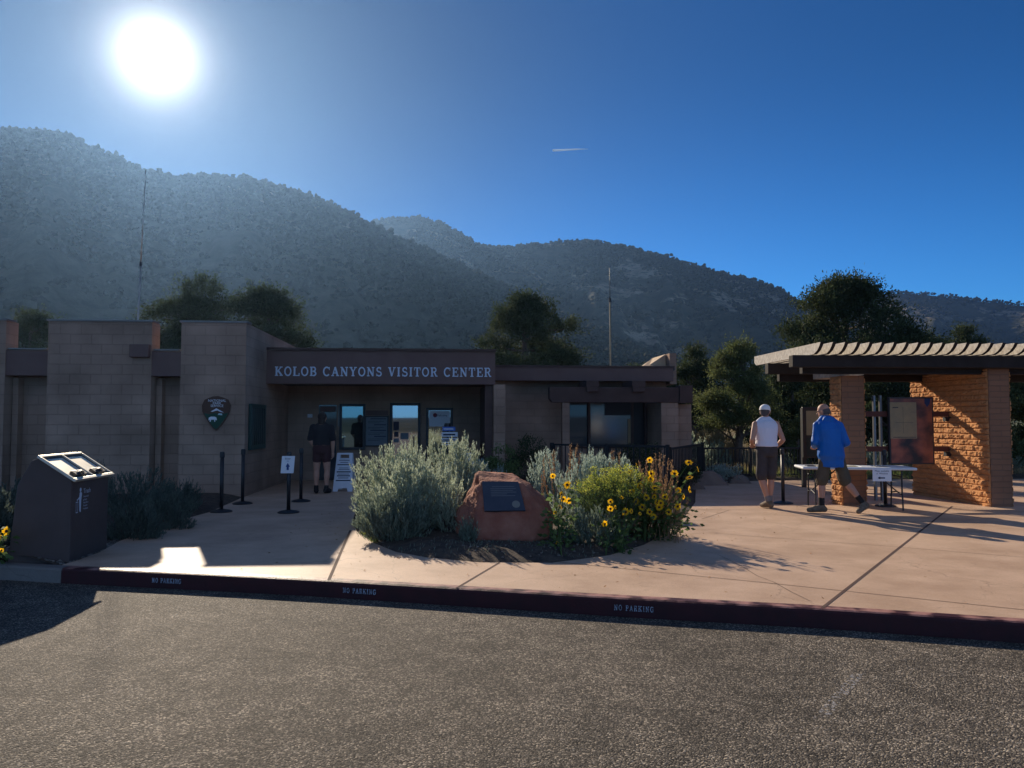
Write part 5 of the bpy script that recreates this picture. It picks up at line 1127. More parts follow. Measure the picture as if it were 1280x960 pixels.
# dry stalks
def stalks(label, u0, u1, Y, h, n, seed, vtops=None):
    r = np.random.default_rng(seed); x0, x1 = at(u0, 600, Y).x, at(u1, 600, Y).x; xc = (x0 + x1) / 2; z0 = gz(xc, Y) - .02; t = thing('dry_stalks', label, 'dry plant', (xc, Y, z0)); w_ = MB(); Ps = []; Ds = []
    for k in range(n):
        x = r.uniform(x0, x1); y = Y + r.normal(0, .18); hh_ = h * r.uniform(.62, 1.06); lx = r.normal(.02, .09); ly = r.normal(0, .05)
        pts = [Vector((x, y, z0)), Vector((x + lx * .4, y + ly * .4, z0 + hh_ * .5)), Vector((x + lx, y + ly, z0 + hh_))]; w_.tube(pts, [.004, .0035, .002], 4, False)
        m = 60; s = r.uniform(.55, 1.0, m)[:, None]; A_ = np.array(pts[1]); B_ = np.array(pts[2]); P = A_ + (B_ - A_) * ((s - .5) * 2); Ps.append(P + r.normal(0, .007, P.shape)); Ds.append(np.array([0, 0, 1.0]) + r.normal(0, .35, P.shape))
    w_.build('stem', M['dry'], t, merge=False); P = np.concatenate(Ps); V, F = leafquads(P, np.concatenate(Ds), .030, .010, r, .1); arr_mesh('seed_head', V, F, M['dry'], t)
stalks('tall russet dry stalks rising from the left of the broad sage', 678, 735, 10.9, 1.10, 16, 71)
stalks('tall russet dry stalks rising from the middle of the broad sage', 735, 790, 10.6, 1.08, 10, 72)
stalks('dense russet dry stalks between the broad sage and the tall sunflowers', 788, 838, 10.3, 1.0, 44, 73)
stalks('pale dry stalks low among the right hand sunflowers', 800, 850, 9.9, .62, 34, 74)
# sunflowers
def flower(t, c, nrm_, rad, r, petals=13):
    nrm_ = Vector(nrm_).normalized(); c = Vector(c); e1 = nrm_.orthogonal().normalized(); e2 = nrm_.cross(e1); fm = MB()
    for k in range(petals):
        a = 6.283 * k / petals + r.normal() * .06; d = e1 * math.cos(a) + e2 * math.sin(a); s = nrm_.cross(d); L_ = rad * r.uniform(.85, 1.1); dr = nrm_ * (rad * r.uniform(-.12, .22)); wd = rad * .21
        fm.face([c + d * rad * .25 - s * wd * .5, c + d * L_ * .65 - s * wd + dr * .6, c + d * L_ + dr, c + d * L_ * .65 + s * wd + dr * .6, c + d * rad * .25 + s * wd * .5])
    f = fm.build('flower_head', M['petal'], t, merge=False)
    dm_ = MB(); rr0 = rad * .34; dm_.loft([[c + nrm_ * h_ * rad + (e1 * math.cos(.5236 * j) + e2 * math.sin(.5236 * j)) * rr0 * q for j in range(12)] for h_, q in ((-.10, .7), (0, 1.0), (.12, .85), (.18, .4))]); dm_.build('flower_disc', M['disc'], f)
def sunflower(label, heads, base, seed, nleaf=60, lean=.3, leaf=.09, spread=.16):
    """heads: (u, v, Y, size, facing)"""
    r = np.random.default_rng(seed); x, y = base; z0 = gz(x, y) - .02; t = thing('sunflower_plant', label, 'sunflower', (x, y, z0), 0, 'wild yellow sunflowers'); w_ = MB(); P = []; D = []
    for (u, v, Y, sz, face) in heads:
        h = at(u, v, Y); b = Vector((x, y, z0)); mid = b.lerp(h, .55) + Vector((r.normal() * .03 - (h.x - x) * .25, r.normal() * .03, .02)); m1 = b.lerp(mid, .5) + Vector((0, 0, .03)); n_ = Vector(face); end = h - n_.normalized() * sz * .12
        w_.tube([b, m1, mid, mid.lerp(end, .6) + Vector((0, 0, .02)), end], [.008, .007, .006, .005, .004], 5, False); flower(t, h, n_, sz, r)
        m = max(6, nleaf // len(heads)); s = r.uniform(.08, .92, m); Q = np.array([b.lerp(mid, k / .6) if k < .6 else mid.lerp(end, (k - .6) / .4) for k in s]); P.append(Q); D.append(unit(r.normal(size=(m, 3)) * np.array([1, 1, .5])))
    w_.build('stem', M['green'], t, merge=False); P = np.concatenate(P); D = np.concatenate(D); P = P + D * r.uniform(.01, spread, (len(P), 1)); V, F = leafquads(P, D, leaf * r.uniform(.5, 1.2, len(P)), leaf * .55, r, .12); arr_mesh('leaves', V, F, M['green'], t)
CAMF = (-.1, -1, .35)
def G(u, v): return tuple(gnd(u, v, .18)[:2])
sunflower('sunflower plant leaning right from the bed end, brightest open flower first', [(861, 578, 9.9, .055, (-.2, -.6, .8)), (843, 592, 9.9, .055, (-.2, -1, .3)), (872, 586, 9.9, .05, (1, -.3, .2)), (862, 597, 9.8, .055, (-.3, -.4, .9)), (848, 613, 9.7, .05, (-.5, -.7, .5)), (862, 612, 9.7, .05, (.8, -.6, .1)), (854, 621, 9.6, .04, (.7, -.6, -.2))], G(822, 672), 81, 90)
sunflower('tall sunflower plant just left of the leaning one with flowers one above another', [(812, 575, 10.0, .045, (0, -1, .2)), (814, 592, 9.9, .052, (0, -1, .4)), (813, 599, 9.9, .05, (0, -1, .1)), (800, 607, 9.9, .055, (-.4, -.8, .2)), (803, 618, 9.8, .052, (.3, -1, 0)), (796, 582, 10.1, .05, (1, -.2, .3)), (787, 590, 10.1, .05, (-.3, -.6, .7))], G(806, 674), 82, 90)
sunflower('bushy sunflower plant full of leaves at the right end of the bed', [(822, 628, 9.6, .05, (-.3, -.8, .4)), (826, 629, 9.55, .05, (.2, -1, .1)), (824, 634, 9.5, .05, (0, -1, -.3)), (817, 646, 9.5, .045, (0, -1, .1)), (818, 621, 9.7, .04, (-.6, -.6, .3)), (847, 633, 9.4, .05, (.3, -1, -.3))], G(826, 664), 83, 620, leaf=.07, spread=.32)
sunflower('loose sunflower plant in the middle of the russet stalks with many blooms', [(808, 622, 9.7, .05, (.2, -1, .3)), (795, 627, 9.7, .05, (-.2, -1, .3)), (803, 634, 9.6, .052, (0, -1, .1)), (812, 640, 9.5, .05, (.4, -1, .2)), (790, 615, 9.8, .05, (-.3, -1, .5)), (818, 610, 9.8, .05, (.3, -1, .6)), (831, 621, 9.7, .05, (.1, -1, .4)), (836, 640, 9.5, .048, (.2, -1, 0))], G(810, 668), 90, 160, spread=.2)
sunflower('short sunflower plant hanging over the front of the yellow-green brush', [(763, 636, 9.2, .045, (0, -1, .3)), (782, 640, 9.2, .05, (0, -1, 0)), (763, 627, 9.3, .04, (-.5, -.8, .4)), (789, 639, 9.2, .035, (.6, -.7, .2)), (777, 622, 9.4, .03, (.3, -.7, .6)), (800, 642, 9.2, .025, (.4, -.8, .2)), (769, 634, 9.25, .03, (.7, -.5, .2))], G(776, 688), 84, 130)
sunflower('single drooping sunflower low at the front of the bed', [(756, 655, 8.95, .045, (.2, -1, -.4))], G(757, 690), 85, 10)
sunflower('narrow sunflower plant right beside the boulder with a flower at its top', [(709, 606, 9.6, .055, (-.4, -.9, .3)), (702, 618, 9.5, .045, (-.8, -.5, .1)), (704, 624, 9.5, .05, (-.3, -.9, -.1)), (711, 626, 9.5, .045, (.3, -.9, .1)), (700, 634, 9.4, .035, (-.6, -.7, .1))], G(700, 688), 86, 150, spread=.2)
sunflower('trailing sunflower at the front right corner of the boulder', [(697, 679, 9.1, .03, (0, -1, .2)), (702, 681, 9.1, .025, (.2, -1, .2)), (694, 641, 9.3, .03, (-.3, -.8, .3))], G(702, 694), 87, 60)
sunflower('sunflower with one flower in front of the tall stalks above the boulder', [(691, 595, 10.4, .045, (.3, -1, .1))], (at(698, 600, 10.5).x, 10.5), 88, 24)
sunflower('small sunflower plant at the left picture edge beside the bin', [(8, 664, 7.9, .05, (0, -1, .1)), (-1, 671, 7.9, .045, (-.5, -1, 0)), (-12, 660, 8.0, .05, (.2, -1, .2)), (2, 688, 7.8, .03, (0, -1, .2))], G(-8, 700), 89, 90)
# low growth along the bed edges
def tuft(name, label, u, v, w_, d_, h, n, mt, seed, cat='grass', kind='stuff'):
    r = np.random.default_rng(seed); g = gnd(u, v, .16); x = g.x + r.uniform(-w_, w_, n * 2); y = g.y + r.uniform(-d_, d_, n * 2); ok = ~pip(x, y, WP); x, y = x[ok][:n], y[ok][:n]; z = soilz(x, y)
    V, F = leafquads(np.stack([x, y, z], -1), np.array([0, 0, 1.0]) + r.normal(0, .35, (len(x), 3)), h * r.uniform(.4, 1, len(x)), .008, r, .1); props(arr_mesh(name, V, F, mt), label, cat, kind=kind)
tuft('yellow_grass', 'short yellow-green grass at the left corner of the middle bed', 455, 672, .22, .35, .10, 900, M['grassm'], 91)
tuft('bed_weeds', 'sparse dark weeds along the front edge of the middle bed', 640, 690, 1.5, .35, .07, 260, M['sagedark'], 92, 'weeds')
tuft('green_grass', 'sunlit green grass strip beyond the plaza behind the table', 1075, 596, 3.2, .9, .22, 6000, M['grassm'], 93)

# ---------------------------------------------------------------- trees
def tree(name, label, u, Y, vtop, wpx, mt, seed, low=.12, lobes=26, leaves=26000, lf=.16, cat='tree', group=None, cone=0.0, trunk=.16, base_off=0, gap=.8, cr=.40):
    x = at(u, 500, Y).x; z0 = gz(x, Y) - .05 + base_off; H = at(u, vtop, Y).z - z0; rx = wpx / 960 * Y / 2; r = np.random.default_rng(seed)
    t = thing(name, label, cat, (x, Y, z0), 0, group); O = np.array([x, Y, z0])
    tr = MB(); bend = r.normal(0, .05, 2) * H; tops = [Vector((x + bend[0] * s, Y + bend[1] * s, z0 + H * .85 * s)) for s in np.linspace(0, 1, 7)]; tr.tube(tops, [trunk * (1.25 - s) for s in np.linspace(0, 1, 7)], 9)
    # branch ends through the crown
    k = lobes; hz_ = low + (1 - low) * r.random(k) ** .9; 
    prof = np.sin(np.pi * np.clip((hz_ - low) / (1 - low) * .80 + .20, 0, 1)) ** .6 * (1 - cone) + cone * (1 - (hz_ - low) / (1 - low) * .85)
    a = np.arange(k) * 2.399 + r.normal(0, .3, k); q = prof * rx * r.uniform(.42, .98, k); C_ = np.stack([np.cos(a) * q, np.sin(a) * q * .9, hz_ * H * .93], -1); C_[0] = (bend[0] * .8, bend[1] * .8, H * .93)
    rad = rx * cr * r.uniform(.65, 1.25, k) * (1 - .35 * hz_)
    for j in range(k):
        s = max(.08, hz_[j] - .22 * r.random() - .06); b = Vector((x + bend[0] * s / .85, Y + bend[1] * s / .85, z0 + H * .85 * min(1, s / .85))); e = Vector(O + C_[j]); tr.tube([b, b.lerp(e, .5) + Vector((0, 0, -.04 * H * .3)), e], [trunk * .42 * (1.15 - hz_[j]), trunk * .25, trunk * .08], 5, False)
    tr.build('trunk', M['trunk'], t, smooth=True, merge=False)
    # sprays: sub-clumps on each lobe
    ns = max(14, int(leaves / k / 26)); idx = np.repeat(np.arange(k), ns); sd_ = unit(r.normal(size=(len(idx), 3))); sd_[:, 2] = np.abs(sd_[:, 2]) * .9 - .25; rr_ = rad[idx] * r.uniform(.35, 1.12, len(idx)) ** gap
    Sc = C_[idx] + sd_ * rr_[:, None] * np.array([1, 1, .8]); m = 26; out_ = unit(sd_ * .8 + np.array([0, 0, .55]) + r.normal(0, .25, sd_.shape))
    rch = np.where(r.random(len(Sc)) < .22, 2.3, 1.0)[:, None, None]; P = Sc[:, None] + out_[:, None] * r.uniform(-.5, 1, (len(Sc), m, 1)) * (lf * 1.9) * rch + r.normal(0, lf * .75, (len(Sc), m, 3)); d = out_[:, None] * .9 + r.normal(0, .55, P.shape); P = P.reshape(-1, 3) + O
    V, F = leafquads(P, d.reshape(-1, 3), lf * r.uniform(.55, 1.3, len(P)), lf * .42, r, .08); arr_mesh('crown', V, F, mt, t); return t
TG = 'evergreens standing around the buildings'
tree('juniper_tree', 'broad dark evergreen rising behind the porch roof and the wing', 661, 38, 370, 158, M['needle'], 101, low=.05, lobes=44, leaves=60000, lf=.15, group=TG, trunk=.25)
tree('juniper_tree', 'largest evergreen, towering over the left end of the shelter roof', 1062, 28, 349, 205, M['needle'], 102, low=.04, lobes=56, leaves=90000, lf=.12, group=TG, trunk=.22)
tree('pinyon_pine', 'slender pine with a bare dark trunk behind the picket fence', 920, 23.5, 428, 100, M['pine'], 103, low=.36, lobes=32, leaves=34000, lf=.085, group=TG, cone=.45, trunk=.12)
tree('juniper_tree', 'dark evergreen behind the right end of the wing, left of the slender pine', 866, 31, 436, 74, M['needle'], 104, lobes=20, leaves=20000, lf=.12, group=TG)
tree('juniper_tree', 'hazy evergreen behind the gap in the left block wall', 248, 34, 347, 150, M['needle'], 105, low=.05, lobes=44, leaves=52000, lf=.15, group=TG)
tree('juniper_tree', 'hazy evergreen behind the porch fascia, right of the gap evergreen', 326, 36, 362, 150, M['needle'], 106, low=.05, lobes=50, leaves=56000, lf=.15, group=TG)
tree('juniper_tree', 'low evergreen under the left end of the shelter beams', 985, 25, 462, 84, M['needle'], 107, low=.04, lobes=24, leaves=26000, lf=.10, group=TG, trunk=.1)
tree('juniper_tree', 'dense low evergreen seen between the pillar and the block wall', 1110, 24.5, 470, 130, M['needle'], 108, low=.03, lobes=30, leaves=30000, lf=.11, group=TG, trunk=.12)
tree('juniper_tree', 'bright green edge evergreen right of the block wall at the picture edge', 1296, 22, 458, 110, M['pine'], 109, low=.03, lobes=26, leaves=26000, lf=.10, group=TG, trunk=.12)
tree('juniper_tree', 'distant evergreen tip showing just above the shelter rafters', 1207, 40, 408, 66, M['needle'], 110, lobes=20, leaves=16000, lf=.15, group=TG)
tree('juniper_tree', 'small upright evergreen sapling behind the panel left of the pillar', 997, 21.6, 525, 34, M['pine'], 111, low=.03, lobes=14, leaves=8000, lf=.06, group=TG, trunk=.05, cone=.4)
tree('juniper_tree', 'distant evergreen filling the gap right of the largest one', 1165, 46, 425, 90, M['needle'], 112, lobes=22, leaves=16000, lf=.17, group=TG)
tree('juniper_tree', 'far evergreen low behind the roof between mast and chimney', 792, 60, 462, 60, M['needle'], 113, lobes=16, leaves=9000, lf=.2, group=TG)
tree('juniper_tree', 'faint evergreen at the left picture edge behind the block wall', 40, 40, 392, 100, M['needle'], 114, lobes=22, leaves=16000, lf=.17, group=TG)
# brush on the slope beyond the fence
BG = 'dry sage clumps on the slope beyond the fence'; rb = np.random.default_rng(5); p1 = sage('brush_clump', 'pale dry sage clump on the slope beyond the picket fence', at(890, 550, 24).x, 24, .75, .65, .6, 201, M['sage'], 90, 26, group=BG, leaf=(.09, .02)); p2 = sage('brush_clump', 'pale dry sage clump on the slope beyond the picket fence', at(1010, 550, 25).x, 25, .85, .75, .6, 202, M['straw'], 90, 26, group=BG, leaf=(.10, .02))
p2['label'] = 'dry straw coloured brush clump on the slope beyond the picket fence'
for k in range(46):
    u = rb.uniform(860, 1420) ; Y = rb.uniform(21.8, 44); x = at(u, 540, Y).x
    c = dup(p1 if rb.random() < .6 else p2, (x, Y, gz(x, Y) - .03), rb.uniform(0, 6.28)); s = rb.uniform(.7, 1.5); c.scale = (s, s, s * rb.uniform(.8, 1.1))
def slopegrass():
    r = np.random.default_rng(6); n = 26000; Y = 20.6 + 32 * r.random(n) ** 1.5; u = r.uniform(850, 1400, n); x = (u - 640) / 960 * Y; z = np.where(Y < 24.4, soilz(x, Y), tz(x, Y)); P = np.stack([x, Y, z], -1)
    V, F = leafquads(P, np.array([0, 0, 1.0]) + r.normal(0, .4, P.shape), r.uniform(.1, .32, n), .02, r, .1); props(arr_mesh('dry_grass', V, F, M['straw']), 'dry straw coloured grass over the slope beyond the fence', 'grass', kind='stuff')
slopegrass()

# ---------------------------------------------------------------- rocks and the boulder with its plaque
def rock(name, label, pts, mt, amp, seed, group=None, cat='rock', lvl=4, sc=2.2):
    bm = bmesh.new(); vs = [bm.verts.new(p) for p in pts]; h = bmesh.ops.convex_hull(bm, input=vs); bmesh.ops.delete(bm, geom=list({g for g in h['geom_interior'] if isinstance(g, bmesh.types.BMVert)}), context='VERTS')
    bmesh.ops.triangulate(bm, faces=bm.faces)
    for _ in range(lvl): bmesh.ops.subdivide_edges(bm, edges=[e for e in bm.edges if e.calc_length() > .05], cuts=1, use_grid_fill=True); bmesh.ops.triangulate(bm, faces=bm.faces)
    for _ in range(0): bmesh.ops.smooth_vert(bm, verts=bm.verts, factor=.35, use_axis_x=True, use_axis_y=True, use_axis_z=True)
    bm.normal_update()
    for v in bm.verts:
        q = v.co * sc + Vector((seed, 0, 0)); f = noise.noise(q) + .5 * noise.noise(q * 2.7) + .28 * noise.noise(q * 7)
        left = max(0, -v.normal.x) ** 1.0; top = max(0, v.normal.z); chip = noise.noise(Vector((v.co.x * 5, v.co.y * 5, v.co.z * 11 + seed)))
        v.co += v.normal * (amp * f * (.35 + 1.2 * left + 1.0 * top) + amp * 1.3 * chip * left)
    me = bpy.data.meshes.new(name); bm.to_mesh(me); bm.free(); me.polygons.foreach_set('use_smooth', [True] * len(me.polygons)); return me
M['redrock'] = mat('red_sandstone', (.27, .088, .052), .9, (.38, .16, .10), 3.5, .9, 20, dist=.03, detail=8)
Yf, Yt = 9.42, 9.78
bp = [at(588, 674, Yf), at(601, 603, Yt), at(653, 605, Yt), at(686, 642, 9.62), at(685, 674, Yf + .05), at(572, 645, 10.0), at(592, 676, 9.34), at(665, 677, 9.32), at(600, 590, 10.25), at(640, 592, 10.3), at(662, 605, 10.2), at(690, 640, 10.2), at(574, 640, 10.4), at(570, 668, 10.1), at(690, 668, 10.4), at(686, 628, 9.95)]
bp = [Vector((p.x, p.y, max(p.z, .10))) for p in bp]
BD_ = thing('plaque_boulder', 'red sandstone boulder with a dark plaque set in its sloping face', 'boulder', (at(628, 660, 9.8).x, 9.8, .14))
o = link('boulder_stone', rock('b', '', bp, None, .030, 3), M['redrock'], BD_)
pc = [at(605, 641, 0), 0]
nrm_f = (bp[1] - bp[6]).cross(bp[7] - bp[6]).normalized(); nrm_f = nrm_f if nrm_f.y < 0 else -nrm_f
def onface(u, v, lift=.02):
    d = ray(u, v); p0 = (bp[1] + bp[2] + bp[6] + bp[7]) / 4; t = (p0 - Vector((0, 0, CAMZ))).dot(nrm_f) / d.dot(nrm_f); return Vector((0, 0, CAMZ)) + d * t + nrm_f * lift
PQ = [onface(605.5, 640), onface(657, 639.5), onface(648, 603.5), onface(602.5, 603)]
m = MB(); m.extr([p - nrm_f * .06 for p in PQ], nrm_f * .075); m.build('plaque', mat('bronze_plaque', (.05, .065, .09), .35, (.06, .075, .10), 8, metal=.5), BD_, bevel=.004)
ex = (PQ[1] - PQ[0]).normalized(); ey = (PQ[3] - PQ[0]).normalized(); m = MB(); base_ = PQ[0] + nrm_f * .0165
for k, (x0, x1, y0) in enumerate(((.12, .40, .33), (.10, .42, .30), (.10, .38, .275), (.10, .42, .25), (.10, .30, .225), (.10, .40, .20))):
    m.face([base_ + ex * a + ey * b for a, b in ((x0, y0), (x1, y0), (x1, y0 + .009), (x0, y0 + .009))])
m.build('plaque_lettering', mat('dull_brass', (.16, .17, .17), .5, metal=.4), BD_)
m = MB(); c0 = base_ + ex * .40 + ey * .085; m.face([c0 + ex * .05 * math.cos(t * .3927) + ey * .05 * math.sin(t * .3927) for t in range(16)]); m.build('plaque_medallion', mat('pale_medallion', (.20, .20, .17), .5), BD_)
M['greyrock'] = mat('dark_rock', (.16, .13, .11), .9, (.22, .18, .15), 4, .6, 30)
for k, (u, v, w_, h_, lb) in enumerate(((888, 606, .42, .34, 'dark angular rock at the left end of the picket fence'), (925, 604, .30, .20, 'low dark rock right of the angular one by the fence'), (868, 611, .25, .18, 'small dark rock at the back corner of the flower bed'))):
    g = gnd(u, v, .15); r = np.random.default_rng(k + 40); pts = [g + Vector((a, b * .6, c)) for a, b, c in ((-w_, -w_, -.05), (w_, -w_, -.05), (w_ * .9, w_, -.05), (-w_, w_, -.05), (-w_ * .5, -w_ * .4, h_), (w_ * .1, -w_ * .3, h_ * 1.05), (w_ * .6, w_ * .3, h_ * .7), (-w_ * .7, w_ * .3, h_ * .8))]
    o = link('rock', rock('r', '', pts, None, .03, k + 9, lvl=3), M['greyrock']); props(o, lb, 'rock', 'rocks by the fence')

# twigs and leaves blown over the paving beside the bed
def litter():
    r = np.random.default_rng(12); n = 900; x = r.uniform(-3.2, 6.5, n * 3); y = r.uniform(6.2, 16, n * 3); P2_ = np.array([(p.x, p.y) for p in bedline]); d = pdist(x, y, P2_); ok = pip(x, y, WP) & (r.random(n * 3) < np.exp(-d / .5) + .04); x, y = x[ok][:n], y[ok][:n]
    V, F = leafquads(np.stack([x, y, np.full(len(x), WALK + .006)], -1), np.stack([r.normal(size=len(x)), r.normal(size=len(x)), r.uniform(0, .25, len(x))], -1), r.uniform(.012, .045, len(x)), r.uniform(.004, .014, len(x)), r, .1)
    props(arr_mesh('leaf_litter', V, F, M['dry']), 'dry leaf crumbs and twigs blown onto the paving round the bed', 'leaf litter', kind='stuff')
litter()
# ---------------------------------------------------------------- people
M['skin'] = mat('sunlit_skin', (.50, .27, .18), .55, (.46, .24, .16), 12, spec=.3)
M['hairgrey'] = mat('grey_hair', (.10, .085, .08), .8, bump=.6, bscale=200)
M['sock'] = mat('black_sock', (.02, .018, .018), .9)
M['shoe'] = mat('brown_hiking_shoe', (.13, .09, .06), .8, (.20, .15, .10), 20, .4, 80)
def person(label, loc, rz, P, clothes, sc=1.0, hat=None, hair='short', seed=0, skin=None):
    """figure facing local +Y; P: joints. One body surface, clothing as children"""
    t = thing('person', label, 'person', loc, rz); m4 = WM[t.name] @ Matrix.Scale(sc, 4)
    W = lambda p: m4 @ Vector(p)
    hipc = Vector(P['hip']); ch = Vector(P['chest']); nk = Vector(P['neck']); hd = Vector(P['head']); yaw = P.get('headyaw', 0); nod = P.get('nod', 0)
    tw = P.get('twist', 0)
    def rings(mb, grow=0.0, z0=0.0, z1=1.0, hem=None):
        spine = [(0.0, .155, .105), (.10, .172, .125), (.28, .165, .125), (.45, .158, .118), (.62, .175, .128), (.80, .188, .125), (.92, .178, .105), (1.0, .13, .085)]
        base = hipc + Vector((0, 0, -.08)); top = ch + Vector((0, 0, .16)); rg = []
        for s, rx, ry in spine:
            if s < z0 - 1e-6 or s > z1 + 1e-6: continue
            c = base.lerp(top, s); bl = P.get('belly', 0) * math.sin(math.pi * min(1, max(0, (s - .05) / .6))) if s < .65 else 0; a = tw * s
            rx_ = rx + grow + (hem if hem and s <= z0 + .12 else 0); ry_ = ry + grow + bl + (hem if hem and s <= z0 + .12 else 0)
            rg.append([W(c + Vector((rx_ * math.cos(q) * math.cos(a) - ry_ * math.sin(q) * math.sin(a), rx_ * math.cos(q) * math.sin(a) + ry_ * math.sin(q) * math.cos(a), 0))) for q in [2 * math.pi * j / 20 for j in range(20)]])
        mb.loft(rg)
    def limb(mb, pts, rs, n=14):
        pts = [W(p) for p in pts]; P2 = []; R2 = []
        for k in range(len(pts) - 1):
            for q in range(5): P2.append(pts[k].lerp(pts[k + 1], q / 5)); R2.append((rs[k] + (rs[k + 1] - rs[k]) * q / 5) * sc)
        P2.append(pts[-1]); R2.append(rs[-1] * sc); mb.tube(P2, R2, n)
        for p, r_ in zip(pts, rs): mb.ell(p, r_ * sc * .98, r_ * sc * .98, r_ * sc * .98)
    HM = Matrix.Rotation(rz, 3, 'Z') @ Matrix.Rotation(yaw, 3, 'Z') @ Matrix.Rotation(nod, 3, 'X')
    HW = lambda p: W(hd) + HM @ (Vector(p) * sc)
    # body
    b = MB(); rings(b); limb(b, [nk - Vector((0, 0, .05)), hd + Vector((0, -.01, -.06))], [.062, .054])
    b.ell(HW((0, -.005, .03)), .076 * sc, .096 * sc, .098 * sc, HM, 18, 12); b.ell(HW((0, .035, -.04)), .056 * sc, .062 * sc, .066 * sc, HM, 14, 9)   # skull and jaw
    b.ell(HW((0, .105, -.01)), .014 * sc, .022 * sc, .026 * sc, HM, 8, 6); b.ell(HW((0, .092, -.052)), .024 * sc, .012 * sc, .010 * sc, HM, 8, 6); b.ell(HW((0, .075, .035)), .055 * sc, .024 * sc, .014 * sc, HM, 10, 6)
    for s in (-1, 1): b.ell(HW((s * .078, -.002, -.005)), .012 * sc, .022 * sc, .033 * sc, HM, 8, 6)
    for sd_, key in ((-1, 'L'), (1, 'R')):
        sh, el, wr = P['sh' + key], P['el' + key], P['wr' + key]; sh, el, wr = Vector(sh), Vector(el), Vector(wr)
        limb(b, [ch + Vector((sd_ * .10, 0, .06)), sh], [.07, .060]); limb(b, [sh, sh.lerp(el, .4), el], [.056, .052, .040]); limb(b, [el, el.lerp(wr, .3), wr], [.041, .044, .027])
        hdn = Vector(P['hand' + key]).normalized(); side = Vector(P.get('palm' + key, (0, 0, 1))).cross(hdn).normalized(); pn = hdn.cross(side).normalized(); pc = wr + hdn * .05
        # palm, four fingers and a thumb
        limb(b, [wr, wr + hdn * .035 + side * .0, wr + hdn * .085], [.026, .032, .030], 10); limb(b, [wr + hdn * .04 - side * .022, wr + hdn * .085 - side * .026], [.022, .018], 8); limb(b, [wr + hdn * .04 + side * .022, wr + hdn * .085 + side * .026], [.022, .018], 8)
        for f, (off, ln) in enumerate(((-.033, .060), (-.011, .074), (.011, .078), (.033, .068))):
            r0 = wr + hdn * .085 + side * off; k1 = r0 + hdn * ln * .45 + pn * -.008; k2 = k1 + (hdn * .75 - pn * .65).normalized() * ln * .32; k3 = k2 + (hdn * .35 - pn * .95).normalized() * ln * .26
            limb(b, [r0 - hdn * .02, k1, k2, k3], [.011, .0105, .0095, .0085], 8)
        th = side * (1 if P.get('thumb' + key, 1) > 0 else -1); r0 = wr + hdn * .03 + th * .028; limb(b, [r0, r0 + (hdn + th * .9).normalized() * .035, r0 + (hdn + th * .9).normalized() * .035 + (hdn * 1.0 - pn * .4).normalized() * .030], [.014, .012, .010], 8)
        hp, kn, an, ft = (Vector(P[q + key]) for q in ('hp', 'kn', 'an', 'toe'))
        limb(b, [hp, hp.lerp(kn, .35), kn], [.092, .085, .058]); limb(b, [kn, kn.lerp(an, .28) + Vector((0, -.012, 0)), kn.lerp(an, .7), an], [.056, .060, .042, .036]); limb(b, [an, an + (ft - an) * .55 - Vector((0, 0, .0)), ft], [.036, .036, .028])
    fused('body', b, skin or M['skin'], t, .0075, 2)
    # hair
    if hair == 'short': h = MB(); h.ell(HW((0, -.022, .018)), .0815 * sc, .088 * sc, .080 * sc, HM, 18, 10); h.ell(HW((0, -.040, -.03)), .066 * sc, .058 * sc, .05 * sc, HM, 14, 8); fused('hair', h, M['hairgrey'], t, .008, 1, .002, 60)
    if hair == 'bald':
        h = MB(); rg = []
        for z, g in ((-.055, .93), (-.035, 1.0), (-.01, 1.02), (.018, 1.0), (.032, .95)):
            rg.append([HW((math.cos(a) * .0805 * g, -.004 + math.sin(a) * .101 * g, z)) for a in [math.pi + .05 + (math.pi - .1) * j / 14 for j in range(15)]] + [HW((math.cos(a) * .066 * g, -.004 + math.sin(a) * .080 * g, z)) for a in [2 * math.pi - .05 - (math.pi - .1) * j / 14 for j in range(15)]])
        h.loft(rg); fused('hair', h, M['hairgrey'], t, .007, 1, .002, 60)
    if hair == 'long': h = MB(); h.ell(HW((0, -.02, .03)), .088 * sc, .10 * sc, .095 * sc, HM, 18, 10); h.ell(HW((0, -.06, -.07)), .075 * sc, .05 * sc, .12 * sc, HM, 14, 8); fused('hair', h, mat('dark_hair', (.03, .02, .015), .7), t, .009, 1, .003, 60)
    if hat:
        h = MB(); rg = []
        for z, g in ((.028, 1.0), (.055, 1.02), (.085, .95), (.112, .74), (.130, .40), (.135, .05)): rg.append([HW((math.cos(a) * .088 * g, -.004 + math.sin(a) * .108 * g, z)) for a in [6.2832 * j / 24 for j in range(24)]])
        h.loft(rg); cp_ = h.build('cap', hat, t, smooth=True)
        h = MB(); up_ = [HW((math.sin(a) * .078, .085 + math.cos(a) * .085, .034 - abs(math.sin(a)) * .012)) for a in [-1.45 + 2.9 * j / 12 for j in range(13)]]; h.extr(up_, HM @ Vector((0, 0, .007)) * 1.0); h.build('cap_visor', hat, cp_)
        h = MB(); h.tube([HW((math.cos(a) * .0895, -.004 + math.sin(a) * .1095, .034)) for a in [6.2832 * j / 24 for j in range(25)]], .006, 6, False); h.build('cap_band', hat, cp_, smooth=True)
    clothes(t, P, rings, limb, W, HW, hipc, ch, nk)
    return t
def shorts(t, P, rings, limb, m_, ln=.78, wide=.105, seed=1):
    s = MB(); rings(s, .016, 0, .28)
    for k in 'LR':
        hp, kn = Vector(P['hp' + k]), Vector(P['kn' + k]); limb(s, [hp + Vector((0, 0, .03)), hp.lerp(kn, .45), hp.lerp(kn, ln - .06), hp.lerp(kn, ln)], [.100, .092, wide - .022, wide - .030])
    o = fused('shorts', s, m_, t, .010, 2, .007, 11, seed); return o
